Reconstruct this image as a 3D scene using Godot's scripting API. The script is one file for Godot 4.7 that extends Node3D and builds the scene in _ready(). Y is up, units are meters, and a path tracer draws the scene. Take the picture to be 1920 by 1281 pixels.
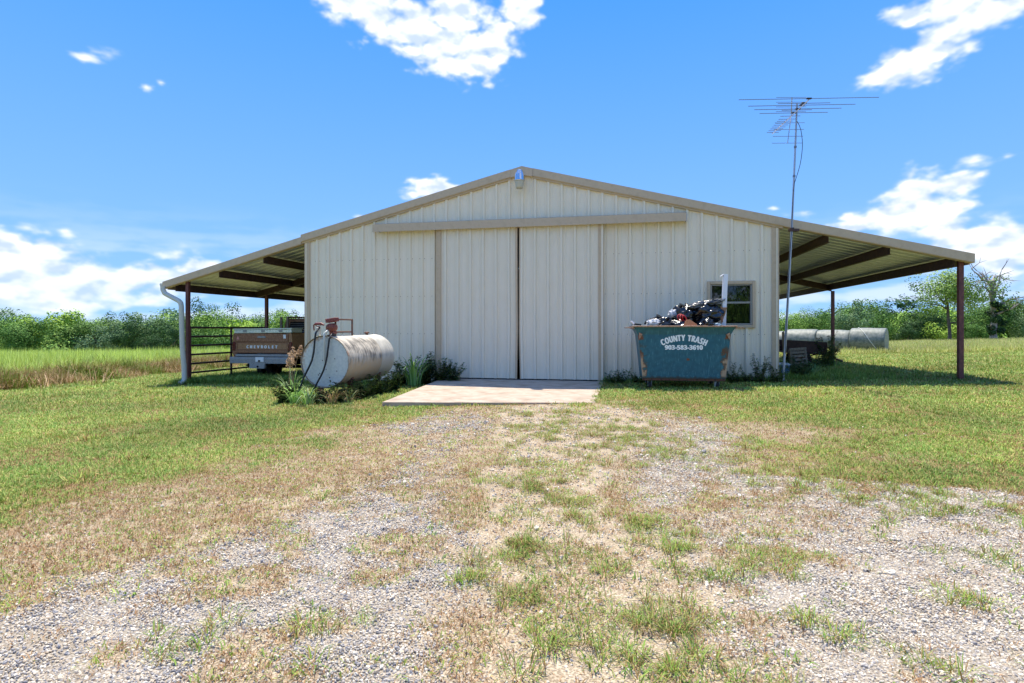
extends Node3D

const YAW := -0.1972          # the barn's front faces this much to the left of straight at the viewer
const EYE := 1.19
var M := {}
var taken := {}
var n_big := FastNoiseLite.new()
var n_mid := FastNoiseLite.new()
var n_fine := FastNoiseLite.new()
var rng := RandomNumberGenerator.new()


# ------------------------------------------------------------------ naming and tagging
func numbered(called: String) -> String:
	var k: int = taken.get(called, 0)
	taken[called] = k + 1
	return called if k == 0 else "%s_%03d" % [called, k]


func tag(o: Node, label := "", category := "", group := "", kind := "") -> Node:
	if label: o.set_meta("label", label)
	if category: o.set_meta("category", category)
	if group: o.set_meta("group", group)
	if kind: o.set_meta("kind", kind)
	return o


func base(called: String, at := Vector3.ZERO, turn := 0.0) -> Node3D:
	var o := Node3D.new()
	o.name = numbered(called)
	o.position = at
	o.rotation.y = turn
	add_child(o)
	return o


func build(st: SurfaceTool, called: String, m: Material, parent: Node = null) -> MeshInstance3D:
	st.generate_normals()
	return put(st.commit(), called, m, parent)


func put(mesh: Mesh, called: String, m: Material, parent: Node = null) -> MeshInstance3D:
	var o := MeshInstance3D.new()
	o.mesh = mesh
	o.material_override = m
	if parent == null:
		o.name = numbered(called)
		add_child(o)
	else:
		o.name = called
		parent.add_child(o, true)
	return o


func holder(called: String, parent: Node) -> Node3D:
	var o := Node3D.new()
	o.name = called
	parent.add_child(o, true)
	return o


# ------------------------------------------------------------------ materials
func c8(r: float, g: float, b: float) -> Color:
	return Color(r / 255.0, g / 255.0, b / 255.0)


func mat(called: String, col: Color, rough := 0.7, metal := 0.0) -> StandardMaterial3D:
	var m := StandardMaterial3D.new()
	m.resource_name = called
	m.albedo_color = col
	m.roughness = rough
	m.metallic = metal
	M[called] = m
	return m


func noise_tex(sd: int, freq: float, stops: Array, cols: Array, oct := 4, size := 256, kind := FastNoiseLite.TYPE_SIMPLEX_SMOOTH) -> NoiseTexture2D:
	var f := FastNoiseLite.new()
	f.seed = sd
	f.frequency = freq
	f.noise_type = kind
	f.fractal_octaves = oct
	var t := NoiseTexture2D.new()
	t.width = size
	t.height = size
	t.seamless = true
	t.noise = f
	var g := Gradient.new()
	g.offsets = PackedFloat32Array(stops)
	g.colors = PackedColorArray(cols)
	t.color_ramp = g
	return t


# a painted or bare surface with mottling: triplanar, in the thing's own axes
func mottled(called: String, sd: int, scale: Vector3, stops: Array, cols: Array, rough := 0.7, metal := 0.0, freq := 0.02, world := false) -> StandardMaterial3D:
	var m := mat(called, Color.WHITE, rough, metal)
	m.albedo_texture = noise_tex(sd, freq, stops, cols, 5)
	m.uv1_triplanar = true
	m.uv1_world_triplanar = world
	m.uv1_scale = scale
	return m


func vmat(called: String, rough := 0.8, back := 0.0) -> StandardMaterial3D:
	var m := mat(called, Color.WHITE, rough)
	m.vertex_color_use_as_albedo = true
	m.cull_mode = BaseMaterial3D.CULL_DISABLED
	m.metallic_specular = 0.3
	if back > 0.0:
		m.backlight_enabled = true
		m.backlight = Color(back, back, back)
	return m


# ------------------------------------------------------------------ shapes
func new_st() -> SurfaceTool:
	var st := SurfaceTool.new()
	st.begin(Mesh.PRIMITIVE_TRIANGLES)
	st.set_smooth_group(-1)
	return st


func tri(st: SurfaceTool, a: Vector3, b: Vector3, c: Vector3) -> void:
	st.add_vertex(a)
	st.add_vertex(b)
	st.add_vertex(c)


func quad(st: SurfaceTool, a: Vector3, b: Vector3, c: Vector3, d: Vector3) -> void:
	tri(st, a, b, c)
	tri(st, a, c, d)


# a box with chamfered edges, given by its two corners
func box(st: SurfaceTool, lo: Vector3, hi: Vector3, bev := 0.004, xf := Transform3D()) -> void:
	st.set_smooth_group(-1)
	var mid := (lo + hi) / 2
	var h := (hi - lo).abs() / 2
	var e := minf(bev, minf(h.x, minf(h.y, h.z)) * 0.45)
	var p := {}
	for sx in [-1, 1]:
		for sy in [-1, 1]:
			for sz in [-1, 1]:
				for ax in 3:
					var v := Vector3(sx * (h.x - e), sy * (h.y - e), sz * (h.z - e))
					v[ax] += e * [sx, sy, sz][ax]
					p[[sx, sy, sz, ax]] = xf * (mid + v)
	var inside: Vector3 = xf * mid
	var faces := []
	for ax in 3:
		for s in [-1, 1]:
			var f := []
			for uv in [[-1, -1], [-1, 1], [1, 1], [1, -1]]:
				var k := [0, 0, 0, ax]
				k[ax] = s
				k[(ax + 1) % 3] = uv[0]
				k[(ax + 2) % 3] = uv[1]
				f.append(p[k])
			faces.append(f)
	for ax in 3:
		var o1 := (ax + 1) % 3
		var o2 := (ax + 2) % 3
		for s1 in [-1, 1]:
			for s2 in [-1, 1]:
				var f := []
				for q in [[-1, o1], [1, o1], [1, o2], [-1, o2]]:
					var k := [0, 0, 0, q[1]]
					k[ax] = q[0]
					k[o1] = s1
					k[o2] = s2
					f.append(p[k])
				faces.append(f)
	for sx in [-1, 1]:
		for sy in [-1, 1]:
			for sz in [-1, 1]:
				faces.append([p[[sx, sy, sz, 0]], p[[sx, sy, sz, 1]], p[[sx, sy, sz, 2]]])
	for f in faces:
		outward(st, f, inside)


# a flat polygon turned so that its front looks away from the point inside
func outward(st: SurfaceTool, f: Array, inside: Vector3) -> void:
	var n: Vector3 = (f[1] - f[0]).cross(f[2] - f[0])
	var flip: bool = n.dot(f[0] - inside) > 0
	for k in range(1, f.size() - 1):
		if flip:
			tri(st, f[0], f[k + 1], f[k])
		else:
			tri(st, f[0], f[k], f[k + 1])


func beam(st: SurfaceTool, a: Vector3, b: Vector3, wide: float, high: float, bev := 0.004, up := Vector3.UP) -> void:
	var z := (b - a).normalized()
	var x := up.cross(z).normalized()
	var y := z.cross(x)
	box(st, Vector3(-wide / 2, -high / 2, 0), Vector3(wide / 2, high / 2, (b - a).length()), bev, Transform3D(Basis(x, y, z), a))


func tube(st: SurfaceTool, pts: Array, r, seg := 8, caps := true) -> void:
	st.set_smooth_group(0)
	var rings := []
	var up := Vector3.UP
	var d0: Vector3 = (pts[1] - pts[0]).normalized()
	if absf(d0.dot(up)) > 0.9:
		up = Vector3.RIGHT
	var x := up.cross(d0).normalized()
	for i in pts.size():
		var d: Vector3 = (pts[mini(i + 1, pts.size() - 1)] - pts[maxi(i - 1, 0)]).normalized()
		x = (x - d * x.dot(d)).normalized()
		var y := d.cross(x)
		var rad: float = r[i] if r is Array else r
		var ring := []
		for k in seg:
			var t := TAU * k / seg
			ring.append(pts[i] + (x * cos(t) + y * sin(t)) * rad)
		rings.append(ring)
	for i in pts.size() - 1:
		for k in seg:
			var l := (k + 1) % seg
			quad(st, rings[i][k], rings[i][l], rings[i + 1][l], rings[i + 1][k])
	if caps:
		st.set_smooth_group(-1)
		for k in range(1, seg - 1):
			tri(st, rings[0][0], rings[0][k + 1], rings[0][k])
			tri(st, rings[-1][0], rings[-1][k], rings[-1][k + 1])


# a profile of (radius, along y) turned round the y axis of xf
func lathe(st: SurfaceTool, prof: Array, seg: int, xf := Transform3D(), smooth := true) -> void:
	st.set_smooth_group(0 if smooth else -1)
	for i in prof.size() - 1:
		var a: Vector2 = prof[i]
		var b: Vector2 = prof[i + 1]
		for k in seg:
			var t0 := TAU * k / seg
			var t1 := TAU * (k + 1) / seg
			var q := []
			for e in [[a, t0], [b, t0], [b, t1], [a, t1]]:
				q.append(xf * Vector3(e[0].x * cos(e[1]), e[0].y, e[0].x * sin(e[1])))
			if a.x < 1e-6:
				tri(st, q[0], q[1], q[2])
			elif b.x < 1e-6:
				tri(st, q[0], q[1], q[3])
			else:
				quad(st, q[0], q[1], q[2], q[3])


# a flat outline in x, y given depth along z (front at z1)
func slab_of(st: SurfaceTool, poly: PackedVector2Array, z0: float, z1: float, xf := Transform3D()) -> void:
	st.set_smooth_group(-1)
	var idx := Geometry2D.triangulate_polygon(poly)
	var ccw := not Geometry2D.is_polygon_clockwise(poly)
	for k in range(0, idx.size(), 3):
		var a := poly[idx[k]]
		var b := poly[idx[k + 1]]
		var c := poly[idx[k + 2]]
		if (b - a).cross(c - a) > 0:
			var s := b
			b = c
			c = s
		tri(st, xf * Vector3(a.x, a.y, z1), xf * Vector3(b.x, b.y, z1), xf * Vector3(c.x, c.y, z1))
		tri(st, xf * Vector3(a.x, a.y, z0), xf * Vector3(c.x, c.y, z0), xf * Vector3(b.x, b.y, z0))
	for k in poly.size():
		var a := poly[k]
		var b := poly[(k + 1) % poly.size()]
		if ccw:
			var s := a
			a = b
			b = s
		quad(st, xf * Vector3(a.x, a.y, z0), xf * Vector3(b.x, b.y, z0), xf * Vector3(b.x, b.y, z1), xf * Vector3(a.x, a.y, z1))


# a rounded lump with folds, for bags
func lump(st: SurfaceTool, mid: Vector3, rad: Vector3, sd: int, amp: float, folds := 7.0, turn := 0.0) -> void:
	var f := FastNoiseLite.new()
	f.seed = sd
	f.frequency = 1.0
	f.fractal_type = FastNoiseLite.FRACTAL_RIDGED
	f.fractal_octaves = 3
	var g := FastNoiseLite.new()
	g.seed = sd + 7
	g.frequency = 1.0
	st.set_smooth_group(0)
	var nu := 44
	var nv := 26
	var P := []
	for j in nv + 1:
		var row := []
		for i in nu:
			var th := PI * j / nv
			var ph := TAU * i / nu
			var d := Vector3(sin(th) * cos(ph), cos(th), sin(th) * sin(ph))
			var e := 1.0 + amp * (f.get_noise_3dv(d * folds * 0.28) * 0.9 + g.get_noise_3dv(d * folds * 0.16) * 1.5)
			var v := d * rad * e
			v.y = maxf(v.y, -rad.y * 0.75)
			row.append(mid + v.rotated(Vector3.UP, turn))
		P.append(row)
	for j in nv:
		for i in nu:
			var k := (i + 1) % nu
			if j > 0:
				tri(st, P[j][i], P[j][k], P[j + 1][k])
			if j < nv - 1:
				tri(st, P[j][i], P[j + 1][k], P[j + 1][i])


func text_mesh(words: String, size: float, deep: float, weight := 700) -> TextMesh:
	var t := TextMesh.new()
	var f := SystemFont.new()
	f.font_names = PackedStringArray(["Droid Sans"])
	f.font_weight = weight
	t.font = f
	t.text = words
	t.font_size = 64
	t.pixel_size = size / 46.0   # capitals come out about «size» tall
	t.depth = deep
	t.curve_step = 2.0
	return t


# heavier strokes: the same flat letters laid again a little to the side, each a hair in front of the last
func bold(words: String, size: float, deep: float, by: float) -> ArrayMesh:
	var tm := text_mesh(words, size, deep)
	var st := SurfaceTool.new()
	st.begin(Mesh.PRIMITIVE_TRIANGLES)
	var k := 0
	for d in [Vector2(-1, 0), Vector2(1, 0), Vector2(0, 0.6), Vector2(0, -0.6), Vector2(0.5, 0)]:
		st.append_from(tm, 0, Transform3D(Basis(), Vector3(d.x * by, d.y * by, 0.0004 * k)))
		k += 1
	return st.commit()


# ------------------------------------------------------------------ the lie of the land
func gh(x: float, z: float) -> float:
	var h := -0.06
	h += 0.022 * clampf(x, -26.0, 60.0) * smoothstep(3.5, 10.0, z)
	h -= lerpf(0.016, 0.024, smoothstep(-10.0, 10.0, x)) * maxf(0.0, z - 12.0)
	var far := 40.0 + clampf(x, 0.0, 40.0) * 0.35
	h -= 0.12 * clampf(z - far, 0.0, 60.0)
	h += n_mid.get_noise_2d(x * 0.35, z * 0.35) * 0.035 * smoothstep(2.0, 8.0, z) * (1.0 - 0.9 * smoothstep(0.0, 1.0, 1.0 - absf(x) / 12.0) * smoothstep(6.0, 8.0, z))
	h += n_mid.get_noise_2d(x * 1.7, z * 1.7) * 0.008
	return h


func gp(x: float, z: float, up := 0.0) -> Vector3:
	return Vector3(x, gh(x, z) + up, -z)


func lut(t: float, a: Array, b: Array) -> float:
	if t <= a[0]:
		return b[0]
	for i in range(1, a.size()):
		if t < a[i]:
			return lerpf(b[i - 1], b[i], (t - a[i - 1]) / (a[i] - a[i - 1]))
	return b[-1]


const ZG := [1.2, 2.5, 3.4, 4.2, 5.0, 6.5, 8.0, 9.0, 9.8]
const XG := [-3.0, -2.9, -3.5, -3.3, -2.7, -2.1, -1.7, -0.6, 4.0]
const ZR := [1.2, 3.7, 4.2, 4.6, 5.2, 6.5, 8.0, 9.0]
const XR := [9.0, 8.0, 4.2, 2.1, 2.2, 2.7, 1.9, 0.6]


# how much gravel, living grass and clumpy middle strip there is at a place on the ground: [gravel, green, middle]
func zone(x: float, z: float) -> Array:
	var a := n_mid.get_noise_2d(x * 0.9, z * 0.9)
	var b := n_mid.get_noise_2d(x * 2.6 + 40.0, z * 2.6)
	var w := a * 0.9 + b * 0.35
	var left := smoothstep(-0.5, 0.95, lut(z, ZG, XG) + 0.1 - x + w * 1.0)
	var right := smoothstep(-0.5, 2.4, x - lut(z, ZR, XR) + w * 1.5)
	var green := maxf(left, right)
	# left wheel track
	var lo := lut(z, [1.2, 2.6, 3.2, 4.0, 4.6, 6.0, 7.4, 8.2], [-2.6, -2.4, -1.7, -1.35, -1.15, -1.0, -1.9, -1.2])
	var hi := lut(z, [1.2, 2.6, 3.2, 4.0, 4.6, 6.0, 7.4, 8.2], [-0.1, -0.15, -0.25, -0.45, -0.55, -0.5, -0.1, -0.4])
	var strong := lut(z, [1.2, 3.8, 4.6, 6.5, 7.2, 8.0, 8.6], [1.0, 0.95, 0.65, 0.35, 0.6, 0.5, 0.1])
	var g := smoothstep(-0.18, 0.3, minf(x - lo, hi - x) + w * 0.42) * strong
	# right wheel track
	lo = lut(z, [1.2, 2.6, 3.1, 3.7, 4.6, 5.4, 6.4, 7.6], [0.75, 0.85, 1.0, 0.85, 0.8, 1.05, 1.6, 1.8])
	hi = lut(z, [1.2, 3.4, 3.9, 4.3, 4.8, 5.4, 6.4, 7.6], [9.0, 9.0, 6.0, 4.0, 2.0, 2.2, 2.6, 2.4])
	strong = lut(z, [1.2, 3.6, 4.4, 5.6, 7.0, 8.4], [1.0, 0.95, 0.8, 0.7, 0.55, 0.1])
	var g2 := smoothstep(-0.18, 0.3, minf(x - lo, hi - x) + w * 0.35) * strong
	# a dusty brown patch inside the right track
	g2 *= 1.0 - 0.6 * smoothstep(0.75, 0.2, Vector2((x - 1.6) / 1.0, (z - 3.75) / 0.7).length() + b * 0.5)
	g = maxf(g, g2)
	g *= 1.0 - smoothstep(0.02, 0.32, b * 0.75 + a * 0.5) * 0.85 * (1.0 - smoothstep(1.6, 2.2, x) * smoothstep(4.0, 3.2, z))
	var mid := smoothstep(-0.1, 0.2, minf(x + 0.2, lut(z, [1.2, 3.0, 4.0, 5.0, 6.5, 8.6], [0.95, 0.95, 0.75, 0.9, 1.5, 2.2]) - x) + w * 0.3) * smoothstep(9.2, 8.6, z)
	return [clampf(g * (1.0 - green * 0.8), 0, 1), green, mid]


# ------------------------------------------------------------------ sky
const CLOUDS := [
	[-16.8, 29.2, 2.5, 1.4], [-13.8, 28.7, 4.1, 1.8], [-10.2, 27.7, 4.2, 2.1], [-7.0, 26.4, 4.0, 2.1], [-4.0, 25.3, 3.2, 1.7], [-1.9, 26.8, 2.1, 2.1], [1.0, 29.2, 1.8, 1.7], [-5.4, 29.2, 3.2, 1.6],
	[-12.2, 31.1, 6.3, 1.5], [0.0, 27.2, 1.2, 1.1], [33.3, 20.5, 2.0, 0.9], [34.9, 20.8, 2.3, 1.4], [36.9, 21.6, 2.0, 1.3], [38.4, 22.5, 1.9, 1.4], [40.3, 23.1, 2.6, 1.4], [35.6, 24.4, 1.9, 1.0],
	[37.7, 24.3, 2.3, 1.3], [42.5, 23.5, 1.7, 1.3], [35.6, 10.6, 2.6, 1.8], [33.4, 9.3, 2.7, 1.1], [37.6, 11.2, 2.0, 1.1], [31.1, 8.7, 1.7, 0.6], [39.1, 11.2, 1.1, 0.5], [36.2, 9.3, 2.7, 1.0],
	[40.3, 6.8, 3.3, 1.4], [37.6, 7.5, 1.8, 1.3], [41.6, 5.4, 2.6, 1.3], [39.1, 6.1, 2.8, 1.1], [34.6, 8.2, 1.4, 0.5], [-36.9, 20.9, 1.1, 0.3], [-35.5, 21.6, 1.2, 0.5], [-32.9, 19.6, 0.5, 0.3],
	[-31.8, 20.3, 0.4, 0.2], [-8.6, 13.8, 1.8, 1.0], [-7.0, 13.9, 1.6, 0.8], [-9.9, 13.1, 1.1, 0.5], [-15.0, 10.8, 0.7, 0.3], [-41.6, 5.8, 2.5, 1.6], [-40.0, 5.2, 3.0, 1.8], [-37.7, 4.3, 2.8, 1.7],
	[-38.4, 2.8, 5.0, 1.6], [-34.6, 3.6, 3.6, 1.6], [-31.1, 4.2, 2.9, 1.4], [-30.7, 6.0, 1.3, 0.9], [-29.1, 5.2, 2.5, 1.0], [-40.6, 7.7, 1.4, 0.5], [-38.2, 7.7, 0.8, 0.5], [-41.9, 3.4, 2.8, 2.0],
	[-25.3, 4.6, 2.7, 0.8], [39.4, 12.9, 1.3, 0.5], [41.3, 12.9, 0.6, 0.2], [27.4, 10.2, 1.3, 0.3], [24.8, 10.9, 0.7, 0.2]]
var n_cloud := FastNoiseLite.new()
var n_wisp := FastNoiseLite.new()


# one rectangle of the sky, w by h picture elements between those azimuths and heights (radians)
func sky_piece(w: int, h: int, az0: float, az1: float, el1: float, el0: float) -> Image:
	var field := PackedFloat32Array()
	field.resize(w * h)
	field.fill(-1.0)
	for b in CLOUDS:
		var x0 := int((deg_to_rad(b[0] - b[2] * 2.2) - az0) / (az1 - az0) * w)
		var x1 := int((deg_to_rad(b[0] + b[2] * 2.2) - az0) / (az1 - az0) * w)
		var y0 := int((el1 - deg_to_rad(b[1] + b[3] * 2.2)) / (el1 - el0) * h)
		var y1 := int((el1 - deg_to_rad(b[1] - b[3] * 2.2)) / (el1 - el0) * h)
		for y in range(maxi(y0, 0), mini(y1 + 1, h)):
			var el := rad_to_deg(el1 + (el0 - el1) * (y + 0.5) / h)
			for x in range(maxi(x0, 0), mini(x1 + 1, w)):
				var az := rad_to_deg(az0 + (az1 - az0) * (x + 0.5) / w)
				var q := Vector2((az - b[0]) / b[2], (el - b[1]) / b[3])
				var r := q.length() + n_wisp.get_noise_2d(az * 0.55 / minf(b[2], 1.6) + b[0], el * 0.8 / minf(b[3], 1.2)) * 0.6
				field[y * w + x] = maxf(field[y * w + x], 1.0 - r if b[2] > 1.45 else (1.0 - r) * 0.42 - 0.16)   # the small ones stay thin
	var out := PackedFloat32Array()
	out.resize(w * h * 4)
	var top := Vector3(0.040, 0.285, 0.97)
	var low := Vector3(0.37, 0.65, 1.02)
	for y in h:
		var el := el1 + (el0 - el1) * (y + 0.5) / h
		var s := sin(el)
		var t := clampf(1.0 - pow(clampf(s / 0.62, 0.0, 1.0), 0.62), 0.0, 1.0)
		var blue := top.lerp(low, t)
		for x in w:
			var az := az0 + (az1 - az0) * (x + 0.5) / w
			var d := Vector3(cos(el) * sin(az), s, -cos(el) * cos(az))
			var c := blue
			if s > 0.0:
				var p := Vector3(d.x, d.y * 1.9, d.z) * 9.0
				var nz := n_cloud.get_noise_3dv(p)
				var f := field[y * w + x]
				var dens := 0.0
				if f > -0.99:
					var q := f * 1.5 + nz * 0.75 + 0.10
					dens = pow(smoothstep(-0.35, 0.75, q), 1.4) * smoothstep(-0.98, -0.2, f)
				# the same fair-weather heaps round the rest of the sky
				if absf(az) > 0.80 or el > 0.60:
					var roll := n_wisp.get_noise_3dv(Vector3(d.x, d.y * 1.5, d.z) * 2.2)
					var edge := smoothstep(0.80, 0.95, absf(az)) if el < 0.60 else maxf(smoothstep(0.80, 0.95, absf(az)), smoothstep(0.60, 0.7, el))
					dens = maxf(dens, smoothstep(0.12, 0.42, roll + nz * 0.5) * edge)
				dens *= lerpf(0.72, 1.0, smoothstep(0.04, 0.13, s))   # more air in front of the low ones
				# thin streaks low down
				var thin := n_wisp.get_noise_3dv(Vector3(d.x * 5.0, d.y * 34.0, d.z * 5.0)) + nz * 0.35 + 0.12
				var low_down := smoothstep(0.20, 0.03, s)
				var veil := smoothstep(-0.15, 0.5, thin) * low_down * 0.75
				c = c.lerp(Vector3(0.72, 0.84, 1.0), veil)
				if dens > 0.0:
					var under := n_cloud.get_noise_3dv(p + Vector3(0, 0.22, 0)) - nz
					var grey := clampf(0.20 + under * 1.5 - (nz - 0.05) * 0.5, 0.0, 1.0)
					c = c.lerp(Vector3(1.0, 1.02, 1.05).lerp(Vector3(0.58, 0.70, 0.94), grey), dens)
			var k := (y * w + x) * 4
			out[k] = c.x
			out[k + 1] = c.y
			out[k + 2] = c.z
			out[k + 3] = 1.0
	return Image.create_from_data(w, h, false, Image.FORMAT_RGBAF, out.to_byte_array())


func make_sky() -> Sky:
	n_cloud.seed = 11
	n_cloud.frequency = 1.7
	n_cloud.fractal_octaves = 6
	n_cloud.fractal_gain = 0.5
	n_wisp.seed = 5
	n_wisp.frequency = 0.9
	n_wisp.fractal_octaves = 4
	var whole := sky_piece(768, 384, -PI, PI, PI / 2, -PI / 2)
	whole.resize(4096, 2048, Image.INTERPOLATE_BILINEAR)
	var az := 0.78
	var w := int(round(az * 2 / TAU * 4096))
	var x0 := 2048 - w / 2
	var y0 := 580
	var y1 := 1030
	var part := sky_piece(w, y1 - y0, (x0 / 4096.0 - 0.5) * TAU, ((x0 + w) / 4096.0 - 0.5) * TAU, PI / 2 - y0 / 2048.0 * PI, PI / 2 - y1 / 2048.0 * PI)
	whole.blit_rect(part, Rect2i(0, 0, w, y1 - y0), Vector2i(x0, y0))
	var turned := Image.create_empty(4096, 2048, false, Image.FORMAT_RGBAF)   # straight ahead lies at the picture's edge
	turned.blit_rect(whole, Rect2i(2048, 0, 2048, 2048), Vector2i(0, 0))
	turned.blit_rect(whole, Rect2i(0, 0, 2048, 2048), Vector2i(2048, 0))
	whole = turned
	var pm := PanoramaSkyMaterial.new()
	pm.panorama = ImageTexture.create_from_image(whole)
	pm.energy_multiplier = SKY_ENERGY
	var sky := Sky.new()
	sky.sky_material = pm
	return sky


const SKY_ENERGY := 0.705
const SUN_ENERGY := 1.5
const EXPOSURE := 1.68


func _ready() -> void:
	# ---- camera, sky, sun, exposure
	var cam := Camera3D.new()
	cam.name = "camera"
	cam.projection = Camera3D.PROJECTION_FRUSTUM
	cam.near = 0.05
	cam.far = 600.0
	cam.size = 0.05 * 1281.0 / 1060.0
	cam.frustum_offset = Vector2(0, -25.5 / 1060.0 * 0.05)
	cam.position = Vector3(0, EYE, 0)
	add_child(cam)
	cam.current = true
	var e := Environment.new()
	e.background_mode = Environment.BG_SKY
	e.sky = make_sky()
	e.tonemap_mode = Environment.TONE_MAPPER_LINEAR
	e.tonemap_exposure = EXPOSURE
	e.sdfgi_enabled = true
	e.ssao_enabled = true
	e.ssil_enabled = true
	var we := WorldEnvironment.new()
	we.name = "surroundings"
	we.environment = e
	add_child(we)
	var sun := DirectionalLight3D.new()
	sun.name = "sun"
	sun.light_energy = SUN_ENERGY
	sun.light_color = Color(1.0, 0.965, 0.90)
	sun.light_angular_distance = 0.53
	sun.shadow_enabled = true
	add_child(sun)
	sun.basis = Basis.looking_at(Vector3(0.33, -4.6, 1.7).normalized(), Vector3.UP)

	n_big.seed = 3
	n_big.frequency = 0.12
	n_mid.seed = 8
	n_mid.frequency = 0.8
	n_mid.fractal_octaves = 3
	n_fine.seed = 21
	n_fine.frequency = 4.0
	rng.seed = 4711
	materials()
	ground()
	barn()
	concrete_pad()
	trees()
	fields()
	grasses()
	gravel()
	fuel_tank()
	truck()
	dumpster()
	trash()
	antenna()
	hay_bales()
	junk()
	weeds()


func materials() -> void:
	var w1 := c8(224, 221, 206)
	mottled("wall_paint", 31, Vector3(0.5, 0.35, 0.5), [0.0, 0.4, 0.7, 1.0], [c8(232, 220, 195), c8(234, 222, 198), c8(236, 224, 201), c8(233, 221, 196)], 0.42)
	mottled("door_paint", 37, Vector3(0.6, 0.3, 0.6), [0.0, 0.35, 0.7, 1.0], [c8(228, 216, 193), c8(230, 219, 196), c8(232, 221, 199), c8(229, 217, 194)], 0.42)
	mottled("trim_paint", 32, Vector3(0.8, 0.8, 0.8), [0.0, 0.5, 1.0], [c8(186, 164, 134), c8(198, 176, 146), c8(191, 169, 140)], 0.5)
	mottled("galvalume", 33, Vector3(1.2, 1.2, 1.2), [0.0, 0.5, 1.0], [c8(182, 188, 202), c8(212, 216, 228), c8(198, 203, 216)], 0.36, 0.6)
	mottled("red_iron", 34, Vector3(1.5, 1.5, 1.5), [0.0, 0.45, 0.7, 1.0], [c8(52, 36, 36), c8(66, 44, 42), c8(74, 50, 46), c8(92, 64, 54)], 0.6)
	mottled("post_red", 40, Vector3(2, 1.0, 2), [0.0, 0.45, 0.7, 1.0], [c8(78, 42, 42), c8(98, 54, 52), c8(108, 62, 56), c8(120, 78, 64)], 0.55)
	mottled("rusty_iron", 35, Vector3(3, 3, 3), [0.0, 0.4, 0.65, 1.0], [c8(58, 42, 36), c8(92, 62, 48), c8(120, 76, 52), c8(70, 60, 55)], 0.8)
	mat("downspout_paint", c8(196, 196, 184), 0.4)
	mat("dark_gap", c8(22, 20, 19), 0.9)
	mottled("concrete", 36, Vector3(0.45, 0.45, 0.45), [0.0, 0.35, 0.55, 0.75, 1.0], [c8(138, 121, 104), c8(164, 146, 127), c8(172, 154, 136), c8(182, 165, 147), c8(150, 132, 114)], 0.85, 0.0, 0.02, true)
	mat("window_metal", c8(150, 146, 138), 0.4, 0.3)
	var g := mat("pane_glass", Color(0.03, 0.05, 0.05, 0.7), 0.02)
	g.transparency = BaseMaterial3D.TRANSPARENCY_ALPHA
	g.metallic_specular = 1.0
	mat("bright_zinc", c8(205, 208, 212), 0.16, 0.9)
	mat("lens_plastic", c8(190, 184, 165), 0.35)
	mat("mast_zinc", c8(168, 174, 184), 0.38, 0.6)
	mat("aerial_rod", c8(120, 128, 140), 0.4, 0.6)
	mat("black_plastic", c8(24, 24, 26), 0.45)
	mat("black_rubber", c8(20, 20, 22), 0.5)
	mat("tyre_rubber", c8(32, 31, 31), 0.85)
	mat("white_print", c8(240, 242, 240), 0.6)
	vmat("leaf", 0.55, 0.7)
	vmat("far_leaf", 0.7, 0.22)
	vmat("grass", 0.6, 0.6)
	vmat("straw", 0.75, 0.3)
	vmat("stone", 0.85)
	mottled("bark", 38, Vector3(2, 0.6, 2), [0.0, 0.5, 1.0], [c8(58, 50, 44), c8(92, 82, 72), c8(120, 110, 100)], 0.9)
	mottled("pale_bark", 39, Vector3(2, 0.6, 2), [0.0, 0.5, 1.0], [c8(110, 100, 92), c8(150, 142, 134), c8(176, 168, 160)], 0.9)


# ------------------------------------------------------------------ ground
func axis_lines(a: float, b: float, fine_a: float, fine_b: float, step: float, must: Array) -> Array:
	var v := must.duplicate()
	var x := fine_a
	while x < fine_b:
		v.append(x)
		x += step
	var s := step
	x = fine_b
	while x < b:
		v.append(x)
		s *= 1.13
		x += s
	v.append(b)
	s = step
	x = fine_a
	while x > a:
		s *= 1.13
		x -= s
		v.append(maxf(x, a))
	v.sort()
	var o := [v[0]]
	for k in v:
		if k - o[-1] > 0.02:
			o.append(k)
	return o


const NEAR_X := 14.0
const NEAR_Z := 28.0


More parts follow.
